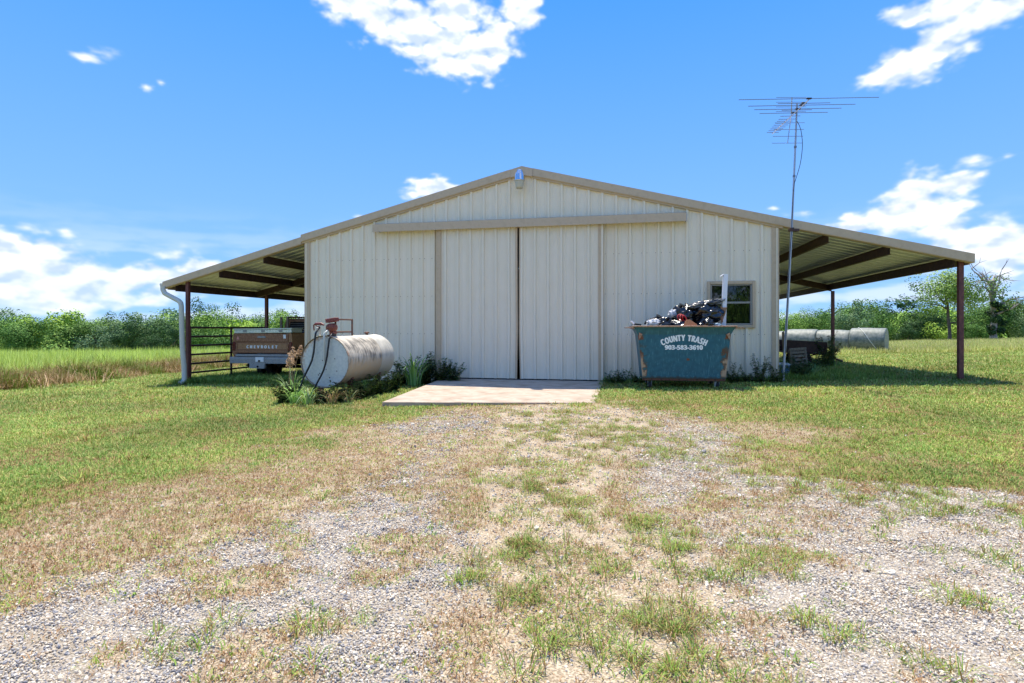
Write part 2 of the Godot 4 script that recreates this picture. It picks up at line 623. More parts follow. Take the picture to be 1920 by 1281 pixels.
func ground() -> void:
	var xs := axis_lines(-220.0, 220.0, -14.0, 14.0, 0.28, [-NEAR_X, NEAR_X])
	var zs := axis_lines(-90.0, 260.0, 0.0, 18.0, 0.28, [0.0, NEAR_Z])
	var mesh := ArrayMesh.new()
	for near in [true, false]:
		var P := PackedVector3Array()
		var N := PackedVector3Array()
		var U := PackedVector2Array()
		var V := PackedVector2Array()
		var I := PackedInt32Array()
		for z in zs:
			for x in xs:
				P.append(gp(x, z))
				var dx := (gh(x + 0.1, z) - gh(x - 0.1, z)) / 0.2
				var dz := (gh(x, z + 0.1) - gh(x, z - 0.1)) / 0.2
				N.append(Vector3(-dx, 1, dz).normalized())
				U.append(Vector2((x + NEAR_X) / (2 * NEAR_X), z / NEAR_Z))
				V.append(Vector2(x, z) / 1.1)
		for j in zs.size() - 1:
			for i in xs.size() - 1:
				var mx: float = (xs[i] + xs[i + 1]) / 2
				var mz: float = (zs[j] + zs[j + 1]) / 2
				if (absf(mx) < NEAR_X and mz > 0 and mz < NEAR_Z) != near:
					continue
				var a := j * xs.size() + i
				var b := a + xs.size()
				I.append_array(PackedInt32Array([a, b, b + 1, a, b + 1, a + 1]))
		var arr := []
		arr.resize(Mesh.ARRAY_MAX)
		arr[Mesh.ARRAY_VERTEX] = P
		arr[Mesh.ARRAY_NORMAL] = N
		arr[Mesh.ARRAY_TEX_UV] = U
		arr[Mesh.ARRAY_TEX_UV2] = V
		arr[Mesh.ARRAY_INDEX] = I
		mesh.add_surface_from_arrays(Mesh.PRIMITIVE_TRIANGLES, arr)
	# near: soil, straw and dust, laid out by the zones
	var s := 896
	var grain := FastNoiseLite.new()
	grain.seed = 77
	grain.frequency = 0.22
	grain.fractal_octaves = 3
	var gimg := grain.get_image(s, s)
	var gd := gimg.get_data()
	var px := PackedByteArray()
	px.resize(s * s * 3)
	for j in s:
		var z := (j + 0.5) / s * NEAR_Z
		for i in s:
			var x := ((i + 0.5) / s * 2 - 1) * NEAR_X
			var col: Color
			var r := gd[j * s + i] / 255.0
			var soil := c8(170, 154, 130).lerp(c8(206, 192, 168), r)
			if z < 10.5 and absf(x) < 6.0:
				var q := zone(x, z)
				col = soil.lerp(c8(192, 183, 168).lerp(c8(152, 144, 132), r), q[0])
				col = col.lerp(c8(128, 124, 74).lerp(c8(160, 146, 98), r), q[1])
			else:
				col = c8(120, 122, 70).lerp(c8(156, 148, 96), r)
			var k := (j * s + i) * 3
			px[k] = int(col.r * 255)
			px[k + 1] = int(col.g * 255)
			px[k + 2] = int(col.b * 255)
	var m := mat("soil", Color.WHITE, 0.95)
	m.albedo_texture = ImageTexture.create_from_image(Image.create_from_data(s, s, false, Image.FORMAT_RGB8, px))
	m.detail_enabled = true     # grit and crumbs
	m.detail_uv_layer = BaseMaterial3D.DETAIL_UV_2
	m.detail_blend_mode = BaseMaterial3D.BLEND_MODE_MUL
	m.detail_albedo = noise_tex(52, 0.19, [0.0, 0.32, 0.5, 0.68, 1.0], [c8(150, 144, 138), c8(196, 192, 186), c8(232, 228, 222), c8(255, 253, 250), c8(255, 255, 255)], 3, 512, FastNoiseLite.TYPE_CELLULAR)
	m.metallic_specular = 0.2
	var m2 := mottled("turf_soil", 51, Vector3(0.16, 0.16, 0.16), [0.0, 0.45, 0.6, 1.0], [c8(88, 96, 48), c8(112, 116, 60), c8(124, 122, 66), c8(146, 134, 86)], 0.95, 0.0, 0.03, true)
	m2.metallic_specular = 0.2
	var o := MeshInstance3D.new()
	mesh.surface_set_material(0, m)
	mesh.surface_set_material(1, m2)
	o.mesh = mesh
	o.name = numbered("ground")
	add_child(o)
	tag(o, "lawn, bare soil and gravel ground running from the barn to the woods", "ground", "", "structure")


func concrete_pad() -> void:
	var st := new_st()
	var c := [Vector2(-2.12, 9.22), Vector2(1.345, 9.18), Vector2(2.06, 12.72), Vector2(-1.62, 13.45)]
	var yt := [-0.022, -0.026, 0.0, 0.0]
	var n := 14
	var grid := []
	for j in n + 1:
		var row := []
		for i in n + 1:
			var u := float(i) / n
			var v := float(j) / n
			var p: Vector2 = c[0].lerp(c[1], u).lerp(c[3].lerp(c[2], u), v)
			var y: float = lerpf(lerpf(yt[0], yt[1], u), lerpf(yt[3], yt[2], u), v) + n_mid.get_noise_2d(p.x * 2, p.y * 2) * 0.003
			if j == 0:
				p.y += n_fine.get_noise_1d(p.x * 3) * 0.015
			row.append(Vector3(p.x, y, -p.y))
		grid.append(row)
	st.set_smooth_group(0)
	for j in n:
		for i in n:
			quad(st, grid[j][i], grid[j + 1][i], grid[j + 1][i + 1], grid[j][i + 1])
	st.set_smooth_group(-1)
	var d := Vector3(0, -0.16, 0)
	for i in n:
		quad(st, grid[0][i], grid[0][i + 1], grid[0][i + 1] + d, grid[0][i] + d)
		quad(st, grid[i][n], grid[i + 1][n], grid[i + 1][n] + d, grid[i][n] + d)
		quad(st, grid[i][0], grid[i + 1][0], grid[i + 1][0] + d, grid[i][0] + d)
	var o := build(st, "concrete_pad", M.concrete)
	tag(o, "pale concrete pad in front of the sliding barn doors", "pavement", "", "structure")


# ------------------------------------------------------------------ barn
const RIB := 0.3048
const HALF := 5.486
const DEEP := 14.63
const SLOPE := 0.2505
const RIDGE := 4.90


func rib_depth(t: float) -> float:
	var a := absf(fposmod(t + RIB / 2, RIB) - RIB / 2)
	if a < 0.022:
		return 0.042
	if a < 0.038:
		return 0.042 * (0.038 - a) / 0.016
	var m := absf(a - 0.1016)
	return 0.005 if m < 0.006 else 0.005 * maxf(0.0, (0.014 - m) / 0.008)


# a ribbed steel sheet between u0 and u1; ribs at whole multiples of RIB; holes are Rect2(u, y, width, height); P turns (u, y, rib depth) into a point
func sheet(st: SurfaceTool, u0: float, u1: float, lo: Callable, hi: Callable, holes: Array, place: Callable) -> void:
	st.set_smooth_group(-1)
	var cuts := [u0, u1]
	for k in range(int(floor(u0 / RIB)) - 1, int(ceil(u1 / RIB)) + 2):
		for e in [-0.038, -0.022, 0.022, 0.038, -0.1156, -0.1076, -0.0956, -0.0876, 0.1156, 0.1076, 0.0956, 0.0876]:
			cuts.append(k * RIB + e)
	for h in holes:
		cuts.append(h.position.x)
		cuts.append(h.end.x)
	var v := []
	cuts.sort()
	for k in cuts:
		if k >= u0 - 1e-6 and k <= u1 + 1e-6 and (v.is_empty() or k - v[-1] > 1e-4):
			v.append(k)
	for i in v.size() - 1:
		var a: float = v[i]
		var b: float = v[i + 1]
		var da := rib_depth(a + 1e-5)
		var db := rib_depth(b - 1e-5)
		var spans := [[-1e9, 1e9]]
		for h in holes:
			if (a + b) / 2 > h.position.x and (a + b) / 2 < h.end.x:
				var rest := []
				for s in spans:
					rest.append([s[0], minf(s[1], h.position.y)])
					rest.append([maxf(s[0], h.end.y), s[1]])
				spans = rest
		for s in spans:
			var ya := maxf(lo.call(a), s[0])
			var yb := maxf(lo.call(b), s[0])
			var ta := minf(hi.call(a), s[1])
			var tb := minf(hi.call(b), s[1])
			if ta - ya > 0.001 or tb - yb > 0.001:
				quad(st, place.call(a, ya, da), place.call(a, ta, da), place.call(b, tb, db), place.call(b, yb, db))


func roof_y(u: float) -> float:
	return RIDGE - 0.06 - SLOPE * absf(u)


func lean_y(u: float) -> float:   # top of the rake trim over the lean-tos
	return 3.527 - 0.24 * (u - HALF) if u > 0 else 3.475 + 0.262 * (u + HALF)


func barn() -> void:
	var B := base("metal_barn", Vector3(0.24, 0, -13.06), YAW)
	tag(B, "long beige metal barn with closed sliding doors and open lean-tos", "barn")
	var low := func(_u): return -1.0
	var gable := func(u): return roof_y(u) - 0.003
	# front wall: twelve sheets, cut for door and window
	var holes := [Rect2(-1.95, -1, 3.76, 4.5), Rect2(4.11, 1.236, 0.90, 0.92)]
	var front := holder("front_wall", B)
	var facing := func(u, y, d): return Vector3(u, y, d)
	for k in 12:
		var st := new_st()
		sheet(st, -HALF + k * 0.9144, -HALF + (k + 1) * 0.9144, low, gable, holes, facing)
		build(st, "wall_panel", M.wall_paint, front)
	var back := holder("back_wall", B)
	for k in 12:
		var st := new_st()
		sheet(st, -HALF + k * 0.9144, -HALF + (k + 1) * 0.9144, low, gable, [], func(u, y, d): return Vector3(u, y, -DEEP - d))
		build(st, "wall_panel", M.wall_paint, back)
	for s in [-1, 1]:
		var side := holder("side_wall", B)
		var st := new_st()
		sheet(st, 0, 0.9144, low, func(_u): return 3.468, [], func(u, y, d): return Vector3(s * (HALF + d), y, -u))
		st.generate_normals()
		var me := st.commit()
		for k in 16:
			put(me, "wall_panel", M.wall_paint, side).position.z = -k * 0.9144
	# roof sheets: ribs run down the slope
	var main := holder("roof", B)
	var lean := [holder("lean_to_roof", B), holder("lean_to_roof", B)]
	for s in [-1, 1]:
		var st := new_st()
		sheet(st, 0, 0.9144, func(_u): return 0.0, func(_u): return 5.56, [], func(u, y, d): return Vector3(s * y, roof_y(y) + d, -u))
		st.generate_normals()
		var me := st.commit()
		for k in 16:
			put(me, "roof_panel", M.galvalume, main).position.z = -k * 0.9144
		st = new_st()
		var reach := 9.10 if s > 0 else 9.56
		sheet(st, 0, 0.9144, func(_u): return HALF + 0.03, func(_u): return reach, [], func(u, y, d): return Vector3(s * y, lean_y(s * y) - 0.075 + d, -u))
		st.generate_normals()
		me = st.commit()
		for k in 16:
			put(me, "roof_panel", M.galvalume, lean[(s + 1) / 2]).position.z = -k * 0.9144
	# ridge cap
	var st := new_st()
	for s in [-1, 1]:
		beam(st, Vector3(s * 0.17, roof_y(0.17) + 0.045, 0.0), Vector3(s * 0.17, roof_y(0.17) + 0.045, -DEEP), 0.36, 0.012, 0.002, Vector3(s * SLOPE, 1, 0).normalized())
	build(st, "ridge_cap", M.trim_paint, B)
	# rake trim along the gable and on over the lean-tos, each run with a lip below it
	for s in [-1, 1]:
		for run in [[0.26, HALF + 0.10, 0], [HALF + 0.10, 9.12 if s > 0 else 9.60, 1]]:
			st = new_st()
			var top := func(u): return (RIDGE - SLOPE * absf(u)) if run[2] == 0 else lean_y(u)
			var a: float = s * run[0]
			var b: float = s * run[1]
			rake(st, a, b, top.call(a), top.call(b), 0.0, 0.175, -0.06, 0.10 - 0.012 * run[2])
			if run[2] == 0:
				rake(st, a, b, top.call(a) - 0.175, top.call(b) - 0.175, 0.0, 0.042, -0.02, 0.062)
			build(st, "rake_trim", M.trim_paint, B)
	# the peak piece in one
	st = new_st()
	slab_of(st, PackedVector2Array([Vector2(-0.256, RIDGE - 0.064), Vector2(0, RIDGE + 0.004), Vector2(0.256, RIDGE - 0.064), Vector2(0.256, RIDGE - 0.245), Vector2(0, RIDGE - 0.205), Vector2(-0.256, RIDGE - 0.245)]), -0.05, 0.105)
	build(st, "rake_trim", M.trim_paint, B)
	# corner trim
	for s in [-1, 1]:
		st = new_st()
		box(st, Vector3(s * HALF - (0.11 if s > 0 else 0.035), -0.34, -0.11), Vector3(s * HALF + (0.035 if s > 0 else 0.11), 3.40, 0.040), 0.006)
		build(st, "corner_trim", M.trim_paint, B)
	# sliding doors
	sliding_door(B, -2.05, -0.098, [[3.5, 0.0, 0.0], [2.9, 0.0, 0.0], [1.1, 0.012, 0.0], [0.02, -0.012, 0.0]], -1)
	sliding_door(B, -0.055, 1.86, [[3.5, 0.0, 0.0], [1.1, -0.006, 0.0], [0.02, 0.02, 0.0]], 1)
	# track cover: sloped lid and front apron
	st = new_st()
	slab_of(st, PackedVector2Array([Vector2(0.036, 3.64), Vector2(0.036, 3.715), Vector2(0.21, 3.672), Vector2(0.215, 3.49), Vector2(0.20, 3.49), Vector2(0.195, 3.64)]), -3.68, 3.56, Transform3D(Basis(Vector3(0, 0, 1), Vector3(0, 1, 0), Vector3(-1, 0, 0)), Vector3(-0.06, 0, 0)))
	build(st, "door_track_cover", M.trim_paint, B)
	st = new_st()
	for x in [-3.5, 3.62]:
		box(st, Vector3(x - 0.01, 3.5, 0.04), Vector3(x + 0.01, 3.66, 0.19), 0.002)
	box(st, Vector3(-3.6, 3.56, 0.05), Vector3(3.6, 3.6, 0.16), 0.004)
	build(st, "door_track", M.mast_zinc, B)
	# door jamb posts behind, and a dark sill
	for x in [-2.0, 1.79]:
		st = new_st()
		box(st, Vector3(x - 0.06, -0.3, -0.14), Vector3(x + 0.06, 3.6, 0.071), 0.004)
		build(st, "door_jamb", M.trim_paint, B)
	st = new_st()
	box(st, Vector3(-1.93, -0.3, -0.10), Vector3(1.72, 0.018, 0.066), 0.004)
	build(st, "threshold", M.dark_gap, B)
	st = new_st()
	for y in [0.12, 1.05, 1.95, 2.85]:
		for k in range(-17, 18):
			for dx in [-0.06, 0.06]:
				var u: float = k * RIB + dx
				if u > -2.05 and u < 1.87 or u > 4.05 and u < 5.07 and y > 1.1 and y < 2.4:
					continue
				box(st, Vector3(u - 0.006, y - 0.006, -0.001), Vector3(u + 0.006, y + 0.006, 0.006), 0.002)
	build(st, "screw_rows", M.rusty_iron, front).set_meta("kind", "stuff")
	window_of(B)
	yard_light(B)
	lean_to_frames(B)
	downspout(B)


# a plank that follows a sloped edge: from u=a to b, its top at ya .. yb, deep from z0 to z1
func rake(st: SurfaceTool, a: float, b: float, ya: float, yb: float, _o: float, high: float, z0: float, z1: float) -> void:
	var v := PackedVector2Array([Vector2(a, ya), Vector2(b, yb), Vector2(b, yb - high), Vector2(a, ya - high)])
	slab_of(st, v, z0, z1 - 0.008)
	# the front stands proud by a folded edge at the top
	var w := PackedVector2Array([Vector2(a, ya + 0.006), Vector2(b, yb + 0.006), Vector2(b, yb - high * 0.93), Vector2(a, ya - high * 0.93)])
	slab_of(st, w, z1 - 0.0075, z1)


func sliding_door(B: Node3D, u0: float, u1: float, lean: Array, hang: int) -> void:
	var D := holder("sliding_door", B)
	var ys := []
	var dx := []
	for k in lean.size():
		ys.append(lean[lean.size() - 1 - k][0])
		dx.append(lean[lean.size() - 1 - k][1])
	var w := 0.075
	# the free edge bows a little where the two doors meet
	var place := func(u, y, d):
		var share: float = (u - u0) / (u1 - u0) if hang < 0 else (u1 - u) / (u1 - u0)
		return Vector3(u + lut(y, ys, dx) * pow(clampf(share, 0, 1), 3.0), y, w + d)
	var k0 := u0 + 0.015
	while k0 < u1 - 0.02:
		var k1 := minf(k0 + 0.9144, u1 - 0.015)
		var st := new_st()
		for seg in [[0.025, 0.5], [0.5, 1.1], [1.1, 1.8], [1.8, 2.9], [2.9, 3.60]]:
			sheet(st, k0, k1, func(_u): return seg[0], func(_u): return seg[1], [], place)
		build(st, "door_panel", M.door_paint, D)
		k0 = k1
	for side in [0, 1]:
		var st := new_st()
		var a := u0 if side == 0 else u1 - 0.055
		var b := u0 + 0.115 if side == 0 else u1
		var outer: bool = (side == 0) == (hang < 0)
		if not outer:
			a = u0 if side == 0 else u1 - 0.045
			b = u0 + 0.045 if side == 0 else u1
		else:
			a = u0 if side == 0 else u1 - 0.115
		for seg in [[0.02, 0.5], [0.5, 1.1], [1.1, 1.8], [1.8, 2.9], [2.9, 3.60]]:
			var p0: Vector3 = place.call((a + b) / 2, seg[0], 0)
			var p1: Vector3 = place.call((a + b) / 2, seg[1], 0)
			beam(st, p0 + Vector3(0, 0, 0.008), p1 + Vector3(0, 0, 0.008), b - a, 0.066, 0.004, Vector3(0, 0, 1))
		build(st, "edge_trim", M.trim_paint, D)
	var st2 := new_st()
	box(st2, Vector3(u0 + 0.12, 0.012, w - 0.03), Vector3(u1 - 0.06, 0.05, w - 0.004), 0.003)
	build(st2, "bottom_rail", M.dark_gap, D)


func window_of(B: Node3D) -> void:
	var W := holder("window", B)
	var x0 := 4.07
	var x1 := 5.05
	var y0 := 1.19
	var y1 := 2.20
	var st := new_st()
	box(st, Vector3(x0, y0, -0.03), Vector3(x0 + 0.062, y1, 0.048), 0.006)
	box(st, Vector3(x1 - 0.062, y0, -0.03), Vector3(x1, y1, 0.048), 0.006)
	box(st, Vector3(x0 + 0.062, y1 - 0.07, -0.03), Vector3(x1 - 0.062, y1, 0.050), 0.006)
	build(st, "window_trim", M.trim_paint, W)
	st = new_st()
	box(st, Vector3(x0 + 0.062, y0, -0.03), Vector3(x1 - 0.062, y0 + 0.06, 0.058), 0.006)
	build(st, "sill", M.trim_paint, W)
	st = new_st()
	var a := x0 + 0.064
	var b := x1 - 0.064
	var c := y0 + 0.062
	var d := y1 - 0.072
	box(st, Vector3(a, c, -0.06), Vector3(a + 0.035, d, 0.028), 0.004)
	box(st, Vector3(b - 0.035, c, -0.06), Vector3(b, d, 0.028), 0.004)
	box(st, Vector3(a + 0.036, d - 0.03, -0.06), Vector3(b - 0.036, d, 0.026), 0.004)
	box(st, Vector3(a + 0.036, c, -0.06), Vector3(b - 0.036, c + 0.035, 0.026), 0.004)
	build(st, "window_frame", M.window_metal, W)
	st = new_st()
	var mid := y1 - 0.467
	box(st, Vector3(a + 0.036, mid - 0.022, -0.045), Vector3(b - 0.036, mid + 0.022, 0.018), 0.004)
	build(st, "meeting_rail", M.window_metal, W)
	for k in 2:
		st = new_st()
		var z := -0.018 - 0.016 * k
		var lo := mid + 0.02 if k == 0 else c + 0.034
		var hi := d - 0.029 if k == 0 else mid - 0.02
		quad(st, Vector3(a + 0.034, lo, z), Vector3(a + 0.034, hi, z), Vector3(b - 0.034, hi, z), Vector3(b - 0.034, lo, z))
		build(st, "pane", M.pane_glass, W)


func yard_light(B: Node3D) -> void:
	var L := holder("yard_light", B)
	var at := Transform3D(Basis(), Vector3(-0.02, 4.50, 0.27))
	var st := new_st()
	lathe(st, [Vector2(0.0, 0.27), Vector2(0.055, 0.268), Vector2(0.06, 0.225), Vector2(0.09, 0.20), Vector2(0.108, 0.15), Vector2(0.115, 0.05), Vector2(0.122, 0.03), Vector2(0.122, 0.02), Vector2(0.0, 0.02)], 24, at)
	build(st, "lamp_housing", M.bright_zinc, L)
	st = new_st()
	lathe(st, [Vector2(0.105, 0.019), Vector2(0.100, -0.03), Vector2(0.088, -0.11), Vector2(0.080, -0.15), Vector2(0.0, -0.155)], 24, at)
	build(st, "lamp_refractor", M.lens_plastic, L)
	st = new_st()
	tube(st, [Vector3(-0.02, 4.735, 0.09), Vector3(-0.02, 4.74, 0.18), Vector3(-0.02, 4.74, 0.22)], 0.02, 8)
	box(st, Vector3(-0.07, 4.68, 0.106), Vector3(0.03, 4.79, 0.125), 0.004)
	build(st, "mounting_arm", M.mast_zinc, L)


func lean_to_frames(B: Node3D) -> void:
	# purlins along the barn, rafters up the slope, square posts
	var under := 0.105
	for s in [-1, 1]:
		var us := [6.51, 7.67, 8.84] if s > 0 else [6.74, 8.03, 9.34]
		for u in us:
			var st := new_st()
			var y: float = lean_y(s * u) - under
			# a C section: web and two flanges
			box(st, Vector3(s * u - 0.004, y - 0.20, -DEEP + 0.1), Vector3(s * u + 0.004, y, -0.07), 0.001)
			box(st, Vector3(s * u - s * 0.004 - 0.033, y - 0.012, -DEEP + 0.1), Vector3(s * u - s * 0.004 + 0.033, y - 0.004, -0.072), 0.001)
			box(st, Vector3(s * u - s * 0.004 - 0.033, y - 0.198, -DEEP + 0.1), Vector3(s * u - s * 0.004 + 0.033, y - 0.190, -0.072), 0.001)
			build(st, "purlin", M.red_iron, B)
		var ts := [0.12, 7.27, 14.4] if s > 0 else [0.07, 3.4, 7.1, 10.7, 14.4]
		var pu := 8.97 if s > 0 else 8.96
		for t in ts:
			if t > 1.0:
				var st := new_st()
				var ua: float = s * (HALF + 0.04)
				var ub: float = s * (8.94 if s > 0 else 9.30)
				beam(st, Vector3(ua, lean_y(ua) - under - 0.115, -t), Vector3(ub, lean_y(ub) - under - 0.115, -t), 0.09, 0.19, 0.004)
				build(st, "rafter", M.red_iron, B)
			var st2 := new_st()
			var w := Vector3(s * pu, 0, -t)
			var ww := B.transform * w
			var foot := gh(ww.x, -ww.z) - 0.25
			box(st2, Vector3(s * pu - 0.045, foot, -t - 0.045), Vector3(s * pu + 0.045, lean_y(s * pu) - under - (0.006 if t < 1.0 else 0.19), -t + 0.045), 0.006)
			build(st2, "post", M.post_red, B)
	# eave trim along the low edges
	for s in [-1, 1]:
		var st := new_st()
		var u: float = 9.10 if s > 0 else 9.57
		box(st, Vector3(s * u - 0.012, lean_y(s * u) - 0.20, -DEEP), Vector3(s * u + 0.012, lean_y(s * u) - 0.02, -0.062), 0.003)
		build(st, "eave_trim", M.trim_paint, B)


func downspout(B: Node3D) -> void:
	var u := -9.60
	var y := lean_y(u)
	var st := new_st()
	# box gutter seen from its end
	slab_of(st, PackedVector2Array([Vector2(-0.012, -0.03), Vector2(-0.13, -0.03), Vector2(-0.14, -0.06), Vector2(-0.11, -0.14), Vector2(-0.012, -0.15)]), -DEEP, 0.03, Transform3D(Basis(), Vector3(u, y, 0)))
	build(st, "gutter", M.downspout_paint, B)
	st = new_st()
	var foot := gh(-8.3, 14.6)
	var z := 0.115
	var path := [Vector3(u + 0.04, y - 0.12, z), Vector3(u + 0.045, y - 0.20, z), Vector3(u + 0.10, y - 0.30, z), Vector3(u + 0.20, y - 0.35, z), Vector3(u + 0.52, y - 0.50, z), Vector3(u + 0.585, y - 0.56, z), Vector3(u + 0.60, y - 0.64, z), Vector3(u + 0.605, y - 0.74, z), Vector3(u + 0.63, 0.7, z), Vector3(u + 0.68, 0.2, z), Vector3(u + 0.695, foot + 0.16, z), Vector3(u + 0.69, foot + 0.09, z + 0.03), Vector3(u + 0.66, foot + 0.05, z + 0.12)]
	var r := []
	for k in path.size():
		r.append(0.062)
	tube(st, path, r, 12)
	build(st, "downspout", M.downspout_paint, B)
	# pipe panel between the two nearest posts, a thing of its own
	var G := base("pipe_gate", Vector3(0.24, 0, -13.06), YAW)
	tag(G, "black pipe livestock gate of six rails beside the pickup truck", "gate")
	var g0 := gh(-8.3, 15.5)
	for k in 6:
		st = new_st()
		var yy := 1.20 - 0.24 * k
		tube(st, [Vector3(-8.97, yy, -0.16), Vector3(-8.94, yy - 0.005, -1.7), Vector3(-8.96, yy, -3.30)], 0.026, 8)
		build(st, "rail", M.red_iron, G)
	for t in [-0.16, -1.75, -3.30]:
		st = new_st()
		tube(st, [Vector3(-8.955, g0 - 0.02, t + 0.02), Vector3(-8.955, 1.225, t + 0.02)], 0.03, 8)
		build(st, "upright", M.red_iron, G)


# ------------------------------------------------------------------ grass, gravel and other things nobody could count
func lin(r: float, g: float, b: float) -> Color:
	return c8(r, g, b).srgb_to_linear()


func arrays(P: PackedVector3Array, N: PackedVector3Array, C: PackedColorArray) -> ArrayMesh:
	var arr := []
	arr.resize(Mesh.ARRAY_MAX)
	arr[Mesh.ARRAY_VERTEX] = P
	arr[Mesh.ARRAY_NORMAL] = N
	arr[Mesh.ARRAY_COLOR] = C
	var m := ArrayMesh.new()
	m.add_surface_from_arrays(Mesh.PRIMITIVE_TRIANGLES, arr)
	return m


# a tuft of bent blades; wide and high in metres; flop 0 stands, 1 lies down
func tuft(sd: int, n: int, high: float, radius: float, wide: float, flop: float, tints: Array) -> ArrayMesh:
	var r := RandomNumberGenerator.new()
	r.seed = sd
	var P := PackedVector3Array()
	var N := PackedVector3Array()
	var C := PackedColorArray()
	for k in n:
		var a := r.randf() * TAU
		var root := Vector3(cos(a), 0, sin(a)) * radius * sqrt(r.randf()) * 0.55
		var b := a + r.randfn(0, 0.7)
		var out := Vector3(cos(b), 0, sin(b))
		var h := high * r.randf_range(0.55, 1.0)
		var f := clampf(flop + r.randfn(0, 0.22), 0.05, 1.3)
		var mid := root + out * h * f * 0.35 + Vector3.UP * h * 0.6 * (1.0 - 0.35 * f)
		var tip := root + out * h * f * 0.95 + Vector3.UP * h * maxf(0.1, 1.0 - 0.75 * f)
		var s := Vector3(-sin(b), 0, cos(b)).rotated(Vector3.UP, r.randfn(0, 0.5)) * wide * r.randf_range(0.6, 1.2) / 2
		var c: Color = tints[r.randi() % tints.size()] * r.randf_range(0.88, 1.12)
		c.a = 1
		var n1 := (mid - root).cross(s).normalized()
		if n1.y < 0:
			n1 = -n1
		n1 = (n1 + Vector3.UP * 0.6).normalized()
		for v in [root - s, mid - s * 0.8, mid + s * 0.8, root - s, mid + s * 0.8, root + s, mid - s * 0.8, tip, mid + s * 0.8]:
			P.append(v)
			N.append(n1)
			C.append(c)
	return arrays(P, N, C)


func scatter(called: String, mesh: Mesh, m: Material, where: Array, tint: Array, parent: Node = null) -> MultiMeshInstance3D:
	var mm := MultiMesh.new()
	mm.transform_format = MultiMesh.TRANSFORM_3D
	mm.use_colors = true
	mm.mesh = mesh
	mm.instance_count = where.size()
	for i in where.size():
		mm.set_instance_transform(i, where[i])
		mm.set_instance_color(i, tint[i])
	var o := MultiMeshInstance3D.new()
	o.multimesh = mm
	o.material_override = m
	if parent:
		o.name = called
		parent.add_child(o, true)
	else:
		o.name = numbered(called)
		add_child(o)
	o.set_meta("kind", "stuff")
	return o


func put_at(x: float, z: float, size: float, tilt := 0.15, sink := 0.0) -> Transform3D:
	var b := Basis(Vector3.UP, rng.randf() * TAU).scaled(Vector3(size, size * rng.randf_range(0.75, 1.25), size))
	b = Basis(Vector3(rng.randf_range(-1, 1), 0, rng.randf_range(-1, 1)).normalized(), rng.randf() * tilt) * b
	return Transform3D(b, gp(x, z, -sink))


func in_barn(x: float, z: float, grow := 0.0) -> bool:
	var p := Vector2(x - 0.24, -(z - 13.06)).rotated(YAW)   # into the barn's own axes
	return absf(p.x) < HALF + grow and p.y < grow and p.y > -DEEP - grow


func on_pad(x: float, z: float) -> bool:
	return Geometry2D.is_point_in_polygon(Vector2(x, z), PackedVector2Array([Vector2(-2.10, 9.24), Vector2(1.33, 9.20), Vector2(2.04, 12.8), Vector2(-1.6, 13.5)]))


